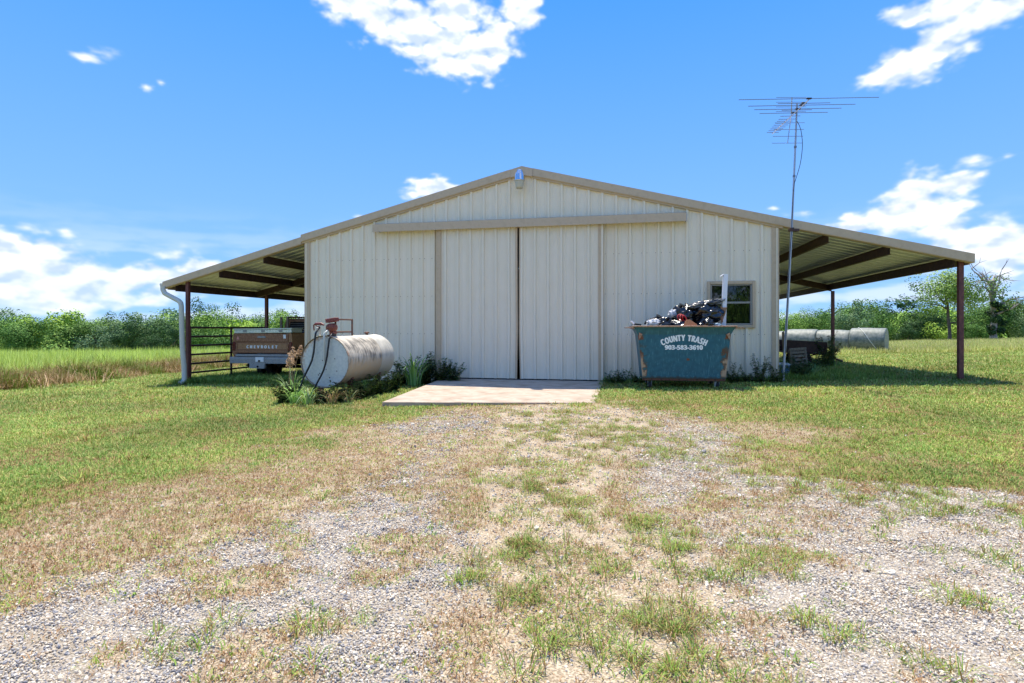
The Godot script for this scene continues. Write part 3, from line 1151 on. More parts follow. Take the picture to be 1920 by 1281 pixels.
func grasses() -> void:
	var lush := [lin(132, 158, 74), lin(148, 170, 84), lin(166, 180, 98), lin(120, 148, 70)]
	var mixed := [lin(118, 142, 60), lin(146, 154, 80), lin(164, 160, 98), lin(104, 128, 58)]
	var straw := [lin(184, 148, 108), lin(162, 126, 88), lin(146, 110, 78), lin(196, 164, 124), lin(128, 100, 66)]
	var kinds := {
		"lawn": [], "short": [], "dry": [], "clump": [], "tall": []}
	var meshes := {
		"lawn": tuft(1, 12, 0.060, 0.13, 0.0075, 0.75, lush + lush + mixed + [lin(176, 160, 104)]),
		"short": tuft(2, 11, 0.050, 0.10, 0.0055, 0.8, mixed + lush + [lin(186, 164, 112)]),
		"dry": tuft(3, 12, 0.048, 0.10, 0.0036, 0.9, straw + straw + [lin(140, 138, 74), lin(122, 126, 66)]),
		"clump": tuft(4, 40, 0.10, 0.14, 0.0045, 0.85, lush + mixed + mixed + straw + [lin(190, 176, 118)]),
		"tall": tuft(5, 26, 0.26, 0.22, 0.010, 0.45, lush + lush + [lin(150, 150, 80)])}
	var tints := {"lawn": [], "short": [], "dry": [], "clump": [], "tall": []}
	# lawn and patchy ground
	var z := 1.55
	while z < 33.0:
		var step := maxf(0.030, z * 0.0066)
		if z > 9.0:
			step = z * 0.0082
		var reach := minf(z * 0.95 + 1.2, 32.0)
		var x := -reach
		while x < reach:
			var px := x + rng.randf_range(-0.5, 0.5) * step * 1.6
			var pz := z + rng.randf_range(-0.5, 0.5) * step * 1.6
			x += step
			if in_barn(px, pz, 0.05) or on_pad(px, pz):
				continue
			if pz > 24.0 and px > 0 or px < -12.9 and pz > 12:
				if pz > 26.5 or px < 0:
					continue
			var shade := 1.0 + n_mid.get_noise_2d(px * 0.5, pz * 0.5) * 0.38 + n_big.get_noise_2d(px, pz) * 0.3
			var yellow := clampf(0.5 + n_mid.get_noise_2d(px * 0.7 + 90.0, pz * 0.7) * 0.9, 0, 1)
			var t := Color(1.04 + 0.22 * yellow, 1.14 + 0.05 * yellow, 1.06) * shade
			t.a = 1
			var grow := clampf(pz / 7.5, 0.85, 2.0)
			var q := [0.0, 1.0, 0.0]
			if pz < 10.5 and absf(px) < 9.5:
				q = zone(px, pz)
			var n2 := n_mid.get_noise_2d(px * 2.2 + 7.0, pz * 2.2)
			if q[1] > 0.5 + n2 * 0.6 + rng.randfn(0, 0.16):
				var k := "lawn" if rng.randf() < 0.35 + 0.6 * q[1] else "dry"
				# straw shows between the living blades in patches
				if rng.randf() < 0.14 + 0.5 * smoothstep(0.05, 0.4, n_mid.get_noise_2d(px * 1.1 + 20.0, pz * 1.1 + 5.0)) * smoothstep(14.0, 6.0, pz):
					k = "dry"
				kinds[k].append(put_at(px, pz, grow * rng.randf_range(0.7, 1.25), 0.25))
				tints[k].append(t if k == "lawn" else Color(1, 1, 1) * rng.randf_range(0.75, 1.15))
			elif q[2] > 0.3:
				var dens := smoothstep(-0.16, 0.34, n2 + n_mid.get_noise_2d(px * 0.8 + 3.0, pz * 0.8) * 0.5)
				if rng.randf() < (dens * 0.8 + 0.12) * q[2]:
					var k := "short" if rng.randf() < 0.5 * dens else "dry"
					kinds[k].append(put_at(px, pz, grow * rng.randf_range(0.7, 1.2), 0.3))
					tints[k].append(t if k == "short" else Color(1, 1, 1) * rng.randf_range(0.8, 1.2))
			else:
				var p: float = (1.0 - q[0]) * 0.95 * smoothstep(-0.55, 0.0, n2 + 0.16) + 0.03
				if rng.randf() < p:
					var alive: bool = rng.randf() < 0.16 + 0.3 * q[1]
					var k := "short" if alive else "dry"
					kinds[k].append(put_at(px, pz, grow * rng.randf_range(0.7, 1.2), 0.35))
					tints[k].append(t if alive else Color(1, 1, 1) * rng.randf_range(0.72, 1.15))
		z += step
	# clumps: along the middle strip, the edges of the wheel tracks and strays in the gravel
	for k in 900:
		var pz := 1.6 + 7.0 * pow(rng.randf(), 1.3)
		var px := rng.randf_range(-0.25, 1.4 + 0.1 * pz)
		var q := zone(px, pz)
		var n2 := n_mid.get_noise_2d(px * 1.9 + 51.0, pz * 1.9)
		if q[2] * (1.0 - q[0] * 0.8) * smoothstep(-0.15, 0.35, n2) > rng.randf():
			kinds.clump.append(put_at(px, pz, rng.randf_range(0.55, 1.15), 0.2))
			tints.clump.append(Color(1, 1, 1) * rng.randf_range(0.8, 1.1))
	for k in 420:
		var pz := rng.randf_range(3.4, 6.6)
		var px := rng.randf_range(1.3, 5.5)
		var q := zone(px, pz)
		if (q[1] * 0.8 + 0.12) * (1.0 - q[0]) * smoothstep(-0.25, 0.3, n_mid.get_noise_2d(px * 1.5 + 11.0, pz * 1.5)) > rng.randf() * 0.9:
			kinds.clump.append(put_at(px, pz, rng.randf_range(0.7, 1.35), 0.2))
			tints.clump.append(Color(0.95, 1.1, 0.85) * rng.randf_range(0.8, 1.15))
	# taller and coarser plants scattered through the mown lawn
	for k in 1500:
		var pz := rng.randf_range(4.5, 22.0)
		var px := rng.randf_range(-1.0, 1.0) * (pz * 0.95)
		if in_barn(px, pz, 0.2) or on_pad(px, pz) or zone(px, minf(pz, 9.9))[1] < 0.7 and pz < 10.0 or px < -12.5:
			continue
		if n_mid.get_noise_2d(px * 0.6 + 33.0, pz * 0.6) < 0.05:
			continue
		kinds.clump.append(put_at(px, pz, rng.randf_range(0.8, 1.7), 0.2))
		tints.clump.append([Color(0.85, 1.1, 0.8), Color(1.2, 1.2, 0.95), Color(1.3, 1.15, 1.0)][rng.randi() % 3] * rng.randf_range(0.8, 1.15))
	# (x, z, how many, how wide): tufts one can pick out in the drive
	for s in [[-0.24, 2.85, 5, 0.05], [1.28, 2.36, 7, 0.07], [1.0, 3.25, 22, 0.16], [1.22, 2.98, 16, 0.16], [0.88, 3.6, 10, 0.12], [1.48, 3.05, 7, 0.08], [0.25, 2.22, 14, 0.10], [0.62, 2.26, 22, 0.14], [0.48, 2.05, 10, 0.1], [2.95, 4.35, 60, 0.38], [2.5, 4.7, 40, 0.4], [2.2, 4.95, 26, 0.3], [3.55, 4.6, 20, 0.3], [1.25, 6.2, 70, 0.45], [1.05, 7.2, 60, 0.5], [1.45, 5.6, 26, 0.25], [-0.75, 2.35, 6, 0.12], [-1.35, 2.2, 5, 0.1], [2.05, 2.6, 5, 0.06], [2.6, 3.1, 8, 0.12], [3.4, 3.7, 14, 0.2], [2.9, 3.9, 9, 0.15], [0.1, 3.1, 16, 0.15], [0.35, 3.9, 16, 0.2], [0.0, 4.6, 14, 0.2], [1.6, 2.1, 4, 0.06]]:
		for k in s[2]:
			var px: float = s[0] + rng.randfn(0, s[3])
			var pz: float = s[1] + rng.randfn(0, s[3])
			kinds.clump.append(put_at(px, pz, rng.randf_range(0.5, 1.1), 0.25))
			tints.clump.append(Color(0.92, 1.08, 0.8) * rng.randf_range(0.85, 1.15))
	# uncut fringe: under the pipe gate and truck, along the barn, round the posts and beneath the right lean-to
	for k in 1500:
		var u := rng.randf_range(-9.5, -5.6)
		var w := -absf(rng.randfn(0, 1.4)) + 0.1
		if rng.randf() < 0.45:
			u = rng.randfn(-8.9, 0.15)
			w = rng.randf_range(-3.6, 0.2)
		var p := Transform3D(Basis(Vector3.UP, YAW), Vector3(0.24, 0, -13.06)) * Vector3(u, 0, w)
		kinds.tall.append(put_at(p.x, -p.z, rng.randf_range(0.5, 1.15), 0.2))
		tints.tall.append(Color(0.9, 1.0, 0.9) * rng.randf_range(0.7, 1.05))
	for k in 1100:
		var u := HALF + absf(rng.randfn(0.1, 1.1)) + 0.1
		var w := -absf(rng.randfn(0, 3.2))
		if k % 3 == 0:
			u = rng.randf_range(-HALF, HALF)
			w = absf(rng.randfn(0, 0.12)) + 0.05
			if u > -2.0 and u < 1.9:
				continue
		var p := Transform3D(Basis(Vector3.UP, YAW), Vector3(0.24, 0, -13.06)) * Vector3(u, 0, w)
		kinds.tall.append(put_at(p.x, -p.z, rng.randf_range(0.35, 0.95), 0.25))
		tints.tall.append(Color(0.9, 1.0, 0.9) * rng.randf_range(0.7, 1.05))
	for k in [["lawn", "lawn_grass", "mown green grass of the lawn round the barn"], ["short", "patchy_grass", "thin yellowish grass growing through the drive"], ["dry", "dry_grass", "brown dry grass and straw on the drive"], ["clump", "grass_tufts", "green grass tufts standing in the gravel drive"], ["tall", "uncut_grass", "taller uncut grass along the barn and gate"]]:
		tag(scatter(k[1], meshes[k[0]], M.straw if k[0] == "dry" else M.grass, kinds[k[0]], tints[k[0]]), k[2], "grass")
	print("grass ", kinds.lawn.size(), " ", kinds.short.size(), " ", kinds.dry.size(), " ", kinds.clump.size(), " ", kinds.tall.size())


func pebble(sd: int) -> ArrayMesh:
	var r := RandomNumberGenerator.new()
	r.seed = sd
	var st := new_st()
	var pts := []
	var stretch := Vector3(r.randf_range(0.8, 1.3), r.randf_range(0.5, 0.8), r.randf_range(0.7, 1.0))
	for j in 4:
		var row := []
		for i in 6:
			var th := PI * (0.12 + 0.76 * j / 3.0)
			var ph := TAU * (i + 0.5 * (j % 2)) / 6
			row.append(Vector3(sin(th) * cos(ph), cos(th), sin(th) * sin(ph)) * stretch * 0.5 * r.randf_range(0.78, 1.15))
		pts.append(row)
	for j in 3:
		for i in 6:
			var k := (i + 1) % 6
			outward(st, [pts[j][i], pts[j][k], pts[j + 1][k]], Vector3.ZERO)
			outward(st, [pts[j][i], pts[j + 1][k], pts[j + 1][i]], Vector3.ZERO)
	outward(st, pts[0], Vector3.ZERO)
	st.generate_normals()
	return st.commit()


func gravel() -> void:
	var where := [[], [], [], []]
	var tint := [[], [], [], []]
	var greys := [lin(212, 201, 182), lin(200, 190, 174), lin(184, 175, 163), lin(226, 216, 196), lin(176, 168, 157), lin(204, 188, 164), lin(164, 157, 149), lin(218, 206, 184), lin(150, 145, 141), lin(196, 178, 152)]
	var z := 1.6
	while z < 9.4:
		var step := 0.0068 + 0.0022 * z
		var reach := minf(z * 0.95 + 0.3, 6.5)
		var x := -reach
		while x < reach:
			var px := x + rng.randf_range(-0.6, 0.6) * step
			var pz := z + rng.randf_range(-0.6, 0.6) * step
			x += step
			if on_pad(px, pz):
				continue
			var q := zone(px, pz)
			var dusty := smoothstep(0.0, 0.45, n_mid.get_noise_2d(px * 1.2 + 70.0, pz * 1.2)) * 0.6
			if px > 0.4 and pz < 2.35:
				dusty = maxf(dusty, 0.45 * smoothstep(2.35, 2.0, pz))
			var p: float = minf(1.0, q[0] * 1.25) * (1.0 - dusty * 0.8) + (1.0 - q[1]) * (0.05 + 0.14 * q[2])
			if rng.randf() > p:
				continue
			var size := step * 0.62 * exp(rng.randfn(0, 0.36)) + 0.0035
			if rng.randf() < 0.008:
				size *= 1.7
			var k := rng.randi() % 4
			var b := Basis(Vector3(rng.randfn(), rng.randfn() * 2.0, rng.randfn()).normalized(), rng.randf() * TAU).scaled(Vector3(1, 1, 1) * size)
			where[k].append(Transform3D(b, gp(px, pz, size * 0.16)))
			var c: Color = greys[rng.randi() % greys.size()]
			# the left track is bluer and darker stone than the right
			if px < 0.3 and rng.randf() < 0.18:
				c = [lin(150, 148, 148), lin(128, 127, 130), lin(164, 160, 156)][rng.randi() % 3]
			tint[k].append(c * rng.randf_range(0.92, 1.22))
		z += step
	var total := 0
	for k in 4:
		total += where[k].size()
		tag(scatter("gravel", pebble(60 + k), M.stone, where[k], tint[k]), "loose grey and white gravel in the wheel tracks of the drive", "gravel", "gravel of the drive")
	print("gravel ", total)


func fields() -> void:
	# bright tall crop to the left, a brown fringe along its edge, pale hay on the right
	var bright := [lin(168, 190, 92), lin(184, 202, 106), lin(154, 178, 86), lin(198, 204, 126)]
	var brown := [lin(186, 150, 112), lin(166, 132, 98), lin(204, 172, 134), lin(150, 140, 80), lin(140, 118, 84)]
	var pale := [lin(166, 178, 96), lin(186, 190, 118), lin(148, 164, 84), lin(196, 186, 130)]
	var crop := tuft(11, 22, 0.80, 0.55, 0.022, 0.42, bright)
	var fringe := tuft(12, 38, 0.62, 0.45, 0.010, 0.62, brown + brown + [lin(126, 142, 62)])
	var green_fringe := tuft(14, 34, 0.60, 0.45, 0.014, 0.55, [lin(104, 132, 48), lin(128, 144, 62), lin(176, 158, 100)])
	var hay := tuft(13, 22, 0.36, 0.5, 0.016, 0.4, pale)
	var w := []
	var t := []
	for k in 24000:
		var z := 13.0 + 32.0 * pow(rng.randf(), 0.8)
		var x := -14.6 - (z * 0.95 + 6.0 - 14.6 + 4.0) * rng.randf()
		if rng.randf() < 0.2:
			x = rng.randf_range(-14.6, -3.0)
			z = rng.randf_range(30.0, 42.0)
		w.append(put_at(x, z, rng.randf_range(0.8, 1.35), 0.15))
		var s := 1.0 + n_mid.get_noise_2d(x * 0.3, z * 0.3) * 0.35
		t.append(Color(s, s, s * 0.9))
	tag(scatter("field_crop", crop, M.grass, w, t), "bright green tall grass of the field left of the lawn", "field")
	w = []
	t = []
	var w2 := []
	var t2 := []
	for k in 5200:
		var z := 11.5 + 28.0 * pow(rng.randf(), 1.2)
		var x := -13.7 + rng.randfn(0, 0.55) + n_mid.get_noise_1d(z * 0.5) * 0.25
		var lump_ := 0.75 + 0.55 * smoothstep(-0.2, 0.4, n_mid.get_noise_1d(z * 0.8 + 40.0))
		var green := n_mid.get_noise_1d(z * 0.55 + 13.0) > 0.12 and x > -13.9
		if green:
			w2.append(put_at(x, z, rng.randf_range(0.6, 1.1) * lump_, 0.2))
			t2.append(Color.WHITE * rng.randf_range(0.8, 1.1))
		else:
			w.append(put_at(x, z, rng.randf_range(0.6, 1.2) * lump_, 0.25))
			t.append(Color.WHITE * rng.randf_range(0.75, 1.15))
	for k in 1500:
		var x := rng.randf_range(-14.0, -2.0)
		w.append(put_at(x, 29.5 + rng.randfn(0, 0.7) - x * 0.08, rng.randf_range(0.6, 1.1), 0.2))
		t.append(Color.WHITE * rng.randf_range(0.8, 1.15))
	tag(scatter("dry_fringe", fringe, M.straw, w, t), "brown dry tall grass along the edge of the left field", "dry grass")
	tag(scatter("green_fringe", green_fringe, M.grass, w2, t2), "green tall grass among the brown edge of the left field", "tall grass")
	w = []
	t = []
	for k in 15000:
		var z := 26.0 + 34.0 * pow(rng.randf(), 0.9)
		var x := 8.0 + rng.randf() * (z * 0.98)
		w.append(put_at(x, z, rng.randf_range(0.8, 1.3), 0.12))
		var s := 1.0 + n_mid.get_noise_2d(x * 0.25, z * 0.25) * 0.3
		t.append(Color(s, s, s))
	tag(scatter("hay_field", hay, M.grass, w, t), "pale green uncut hay grass beyond the lawn on the right", "hay field")


# ------------------------------------------------------------------ trees
# crown: clumps of leaf faces on and in an uneven shape of half-width wide and half-height high round mid
func crown(sd: int, mid: Vector3, wide: float, high: float, clumps: int, leaves: int, leaf: float, tints: Array, ragged := 0.35, sparse := 0.0) -> ArrayMesh:
	var r := RandomNumberGenerator.new()
	r.seed = sd
	var P := PackedVector3Array()
	var N := PackedVector3Array()
	var C := PackedColorArray()
	for k in clumps:
		var y := r.randf_range(-0.9, 1.0)
		var a := r.randf() * TAU
		var ring := sqrt(maxf(0.0, 1.0 - y * y))
		var d := Vector3(cos(a) * ring, y, sin(a) * ring)
		var dist := pow(r.randf(), 0.45) * (1.0 + r.randfn(0, ragged * 0.4))
		var c := mid + d * Vector3(wide, high, wide) * dist * 0.86
		var size := wide * r.randf_range(0.24, 0.42)
		var tone: Color = tints[r.randi() % tints.size()] * r.randf_range(0.85, 1.15)
		for j in int(leaves * r.randf_range(0.6, 1.3) * (1.0 - sparse)):
			var q := Vector3(r.randfn(), r.randfn() * 0.75, r.randfn())
			q = q.normalized() * pow(r.randf(), 0.28)
			var p := c + q * size
			var n := (q + d * 0.6 + Vector3(r.randfn(), r.randfn() + 0.6, r.randfn()) * 0.5).normalized()
			var u := n.cross(Vector3(r.randfn(), r.randfn(), r.randfn())).normalized() * leaf * r.randf_range(0.6, 1.3)
			var v := n.cross(u) * r.randf_range(0.45, 0.8)
			var col := tone * r.randf_range(0.8, 1.2)
			col.a = 1
			for e in [p - u, p + v, p + u, p - u, p + u, p - v]:
				P.append(e)
				N.append(n)
				C.append(col)
	return arrays(P, N, C)


func limbs(sd: int, high: float, thick: float, n: int, top: float, bare := false) -> ArrayMesh:
	var r := RandomNumberGenerator.new()
	r.seed = sd
	var st := new_st()
	var trunk := []
	var rad := []
	var sway := Vector3(r.randfn(), 0, r.randfn()) * 0.04 * high
	for k in 6:
		var t := k / 5.0
		trunk.append(Vector3(0, -0.5, 0) + Vector3.UP * (high * 0.62 * t + 0.5 * t) + sway * t * t + Vector3(r.randfn(), 0, r.randfn()) * 0.01 * high)
		rad.append(thick * (1.25 - 0.25 * minf(1.0, t * 5) - 0.5 * t))
	tube(st, trunk, rad, 8)
	for k in n:
		var t := r.randf_range(0.35, 1.0)
		var p: Vector3 = trunk[0].lerp(trunk[5], t)
		var a := TAU * k / n + r.randfn(0, 0.4)
		var d := Vector3(cos(a), r.randf_range(0.5, 1.3), sin(a)).normalized()
		var l := high * r.randf_range(0.22, 0.42) * top
		var pts := [p]
		var rr := [thick * 0.42]
		for j in range(1, 5):
			d = (d + Vector3(r.randfn(), r.randfn() + 0.25, r.randfn()) * 0.22).normalized()
			pts.append(pts[-1] + d * l / 4)
			rr.append(thick * 0.42 * (1.0 - j / 4.6))
		tube(st, pts, rr, 6)
		for m in (5 if bare else 2):
			var q: Vector3 = pts[1 + r.randi() % 4]
			var d2 := (d + Vector3(r.randfn(), r.randfn() + 0.2, r.randfn()) * 0.7).normalized()
			var q2 := q + d2 * l * 0.25
			var d3 := (d2 + Vector3(r.randfn(), r.randfn(), r.randfn()) * 0.4).normalized()
			tube(st, [q, q2, q2 + d3 * l * 0.22], [thick * 0.16, thick * 0.10, thick * 0.03], 5)
			if bare:
				var d4 := (d2 + Vector3(r.randfn(), r.randfn() + 0.3, r.randfn()) * 0.8).normalized()
				tube(st, [q2, q2 + d4 * l * 0.2], [thick * 0.07, thick * 0.02], 4)
	st.generate_normals()
	return st.commit()


var kinds_of_tree := []


func make_tree_kinds() -> void:
	var mid_green := [lin(82, 120, 50), lin(94, 130, 54), lin(106, 140, 60)]
	var deep := [lin(52, 84, 44), lin(62, 94, 48), lin(70, 102, 50)]
	var light := [lin(122, 156, 64), lin(132, 164, 70), lin(110, 144, 60)]
	var yellow := [lin(150, 180, 64), lin(162, 190, 72), lin(138, 168, 62)]
	var greyish := [lin(106, 134, 88), lin(118, 144, 96), lin(98, 126, 84)]
	# [height, crown middle, half width, half height, clumps, leaves, leaf size, tints, ragged]
	var k := 0
	for a in [[8.5, 5.4, 3.6, 3.2, 34, 330, 0.10, mid_green, 0.2], [9.5, 6.0, 3.4, 3.8, 34, 330, 0.10, deep, 0.2], [7.5, 4.8, 3.5, 2.9, 32, 330, 0.10, light, 0.2], [10.0, 6.2, 4.2, 3.9, 38, 330, 0.10, mid_green, 0.25],
			[6.5, 4.0, 3.0, 2.6, 24, 260, 0.115, yellow, 0.3], [8.0, 5.0, 3.4, 3.2, 28, 260, 0.12, greyish, 0.45], [4.2, 2.1, 2.6, 2.0, 22, 230, 0.11, mid_green, 0.35], [3.2, 1.6, 2.2, 1.6, 20, 230, 0.10, light, 0.4], [9.0, 5.6, 3.2, 3.7, 28, 230, 0.12, deep, 0.55]]:
		kinds_of_tree.append([limbs(300 + k, a[0], 0.018 * a[0] + 0.04, 6, 1.0), crown(320 + k, Vector3(0, a[1], 0), a[2], a[3], a[4], a[5], a[6], a[7], a[8]), a])
		k += 1


func tree(kind: int, called: String, x: float, z: float, size: float, label: String, category := "tree", group := "", base_y := -999.0) -> Node3D:
	var at := gp(x, z)
	if base_y > -900:
		at.y = base_y
	var T := base(called, at, rng.randf() * TAU)
	T.scale = Vector3(size, size * rng.randf_range(0.92, 1.08), size)
	tag(T, label, category, group)
	put(kinds_of_tree[kind][0], "trunk", M.bark, T)
	put(kinds_of_tree[kind][1], "crown", M.far_leaf, T)
	return T


# a tree whose top comes out at height top where it stands
func tree_to(kind: int, called: String, x: float, z: float, top: float, label: String, category := "tree", group := "") -> void:
	var g := gh(x, z)
	tree(kind, called, x, z, (top - g) / (kinds_of_tree[kind][2][1] + kinds_of_tree[kind][2][3] * 0.95), label, category, group)


func trees() -> void:
	make_tree_kinds()
	# the far wood, one mass: rows of trees beyond the fields
	var where := []
	var tint := []
	for k in kinds_of_tree.size():
		where.append([])
		tint.append([])
	for k in 620:
		var a := rng.randf_range(-0.95, 0.95)
		var d := rng.randf_range(88.0, 170.0)
		if a < 0:
			d = rng.randf_range(80.0, 175.0)
		var x := d * sin(a) * 1.12
		var z := d * cos(a)
		# how high the tops stand against the sky, by direction
		var deg := rad_to_deg(atan2(x, z))
		var top: float = lut(deg, [-44.0, -40.0, -36.0, -31.0, -28.0, -24.0, -20.0, 20.0, 25.0, 30.0, 34.0, 38.0, 44.0], [0.009, 0.008, 0.012, 0.017, 0.022, 0.023, 0.024, 0.026, 0.029, 0.024, 0.030, 0.029, 0.018])
		top = EYE + top * z * rng.randf_range(-0.5, 1.1) + rng.randfn(0, 1.4)
		var kind := rng.randi() % kinds_of_tree.size()
		var g := gh(x, z)
		var size: float = (top - g) / (kinds_of_tree[kind][2][1] + kinds_of_tree[kind][2][3] * 0.95)
		size = clampf(size, 0.8, 1.7)
		where[kind].append(Transform3D(Basis(Vector3.UP, rng.randf() * TAU).scaled(Vector3(size * rng.randf_range(0.9, 1.3), size, size * rng.randf_range(0.9, 1.3))), Vector3(x, g, -z)))
		tint[kind].append(Color(1, 1, 1) * rng.randf_range(0.85, 1.12))
	for k in kinds_of_tree.size():
		tag(scatter("woodland", kinds_of_tree[k][1], M.far_leaf, where[k], tint[k]), "far green wood closing off the fields behind the barn", "woodland", "far wood beyond the fields")
	# trees one can pick out
	tree_to(1, "oak_tree", -36.0, 56.0, 3.1, "dark rounded oak standing above the wood left of the downspout")
	tree_to(8, "oak_tree", -38.5, 57.0, 2.6, "dark oak touching the left side of the tall rounded oak")
	tree_to(6, "shrub_tree", -24.0, 46.0, 0.9, "dark low bushy tree at the field edge left of the downspout")
	tree_to(1, "cedar_tree", -30.5, 47.5, 0.95, "darkest low cedar in front of the left wood")
	tree_to(2, "ash_tree", -31.0, 58.0, 2.6, "light green tree just above the top gate rail beside the downspout")
	tree_to(4, "ash_tree", -27.5, 58.0, 2.8, "yellowish tree over the pickup tailgate's left end")
	tree_to(5, "elm_tree", -24.6, 60.0, 2.9, "grey green tree behind the second lean-to post")
	tree_to(2, "elm_tree", -21.0, 52.0, 2.7, "light green tree beside the left corner of the barn")
	tree_to(5, "elm_tree", -48.0, 66.0, 1.9, "thin topped tree rising over the left wood")
	tree_to(4, "locust_tree", 35.8, 57.0, 1.0, "bright yellow green bush tree right of the hay bales")
	tree_to(7, "shrub_tree", 31.0, 47.0, 0.05, "small round light bush beside the last hay bale")
	tree_to(3, "oak_tree", 33.0, 62.0, 3.6, "broad oak with a knobbly top right of the bales")
	tree_to(5, "oak_tree", 39.5, 66.0, 3.9, "greyish oak behind the nearest right lean-to post")
	tree_to(0, "oak_tree", 25.0, 60.0, 3.3, "mid green oak above the hay bales")
	tree_to(2, "elm_tree", 30.5, 62.0, 3.0, "pale elm between the two right lean-to posts")
	tree_to(7, "shrub_tree", 43.5, 53.0, 0.1, "low light bush at the foot of the half dead tree")
	tree_to(6, "shrub_tree", 47.5, 58.0, 1.6, "dark bush behind the half dead tree on the right")
	tree_to(8, "cedar_tree", 42.0, 60.0, 1.6, "dark cedar just right of the nearest lean-to post")
	# the half dead tree on the right, with a pale leafy neighbour
	var x := 44.4
	var z := 52.0
	var D := base("half_dead_tree", gp(x, z), 0.6)
	tag(D, "half dead tree with bare forked branches and an ivy covered trunk", "tree")
	put(limbs(401, 9.0, 0.30, 9, 1.0, true), "trunk", M.pale_bark, D)
	put(crown(402, Vector3(0, 2.0, 0), 0.9, 2.3, 26, 110, 0.10, [lin(40, 66, 34), lin(52, 78, 38)], 0.3), "ivy", M.far_leaf, D)
	put(crown(403, Vector3(-0.5, 4.2, 0), 2.2, 1.7, 12, 50, 0.10, [lin(120, 146, 66), lin(104, 132, 60)], 0.6), "crown", M.far_leaf, D)
	x = 41.0
	z = 53.0
	var L := base("leafy_tree", gp(x, z), 0.0)
	tag(L, "tall airy light green tree left of the half dead tree", "tree")
	put(limbs(411, 7.4, 0.17, 8, 1.0), "trunk", M.bark, L)
	put(crown(412, Vector3(0, 4.6, 0), 2.9, 2.7, 58, 150, 0.085, [lin(128, 156, 68), lin(144, 168, 78), lin(112, 142, 60)], 0.6), "crown", M.far_leaf, L)
	# what the barn window mirrors: trees across the yard behind the viewer
	for k in [[3, 1.0, -20.0, 1.0, "broad oak across the yard from the barn window"], [1, -5.0, -23.0, 1.0, "dark oak across the yard, left of the broad oak"], [0, 7.0, -22.0, 1.0, "mid green oak across the yard, right of the broad oak"]]:
		tree(k[0], "yard_oak", k[1], k[2], k[3], k[4])
	where = []
	tint = []
	for k in 34:
		var wx := rng.randf_range(-16.0, 17.0)
		var wz := rng.randf_range(18.0, 27.0)
		where.append(Transform3D(Basis(Vector3.UP, rng.randf() * TAU).scaled(Vector3.ONE * rng.randf_range(0.7, 1.1)), Vector3(wx, -0.3, wz)))
		tint.append(Color.WHITE * rng.randf_range(0.85, 1.1))
	tag(scatter("woodland", kinds_of_tree[6][1], M.far_leaf, where, tint), "low green thicket across the yard mirrored in the window", "woodland")


# ------------------------------------------------------------------ fuel tank
func stained(called: String, w: int, h: int, paint: Callable, rough: float) -> StandardMaterial3D:
	var img := Image.create_empty(w, h, false, Image.FORMAT_RGB8)
	for y in h:
		for x in w:
			img.set_pixel(x, y, paint.call((x + 0.5) / w, (y + 0.5) / h))
	var m := mat(called, Color.WHITE, rough)
	m.albedo_texture = ImageTexture.create_from_image(img)
	return m


func drum(st: SurfaceTool, r: float, z0: float, z1: float, seg: int, rings: int, bump: Callable) -> void:
	st.set_smooth_group(0)
	for j in rings:
		for k in seg:
			var q := []
			for e in [[j, k], [j, k + 1], [j + 1, k + 1], [j + 1, k]]:
				var t: float = float(e[0]) / rings
				var a: float = TAU * e[1] / seg
				var rr: float = r + bump.call(t, a)
				q.append([Vector2(float(e[1]) / seg, t), Vector3(sin(a) * rr, cos(a) * rr, lerpf(z0, z1, t))])
			for i in [0, 2, 1, 0, 3, 2]:
				st.set_uv(q[i][0])
				st.add_vertex(q[i][1])


func disc(st: SurfaceTool, r: float, z: float, bulge: float, seg := 48) -> void:
	st.set_smooth_group(0)
	for j in 5:
		var r0 := r * j / 5.0
		var r1 := r * (j + 1) / 5.0
		for k in seg:
			var q := []
			for e in [[r0, k], [r1, k], [r1, k + 1], [r0, k + 1]]:
				var a: float = TAU * e[1] / seg
				var p: Vector2 = Vector2(sin(a), cos(a)) * e[0]
				q.append([p / (2.0 * r) + Vector2(0.5, 0.5), Vector3(p.x, p.y, z + bulge * (1.0 - pow(e[0] / r, 2)))])
			for i in [0, 1, 2, 0, 2, 3]:
				st.set_uv(q[i][0])
				st.add_vertex(q[i][1])


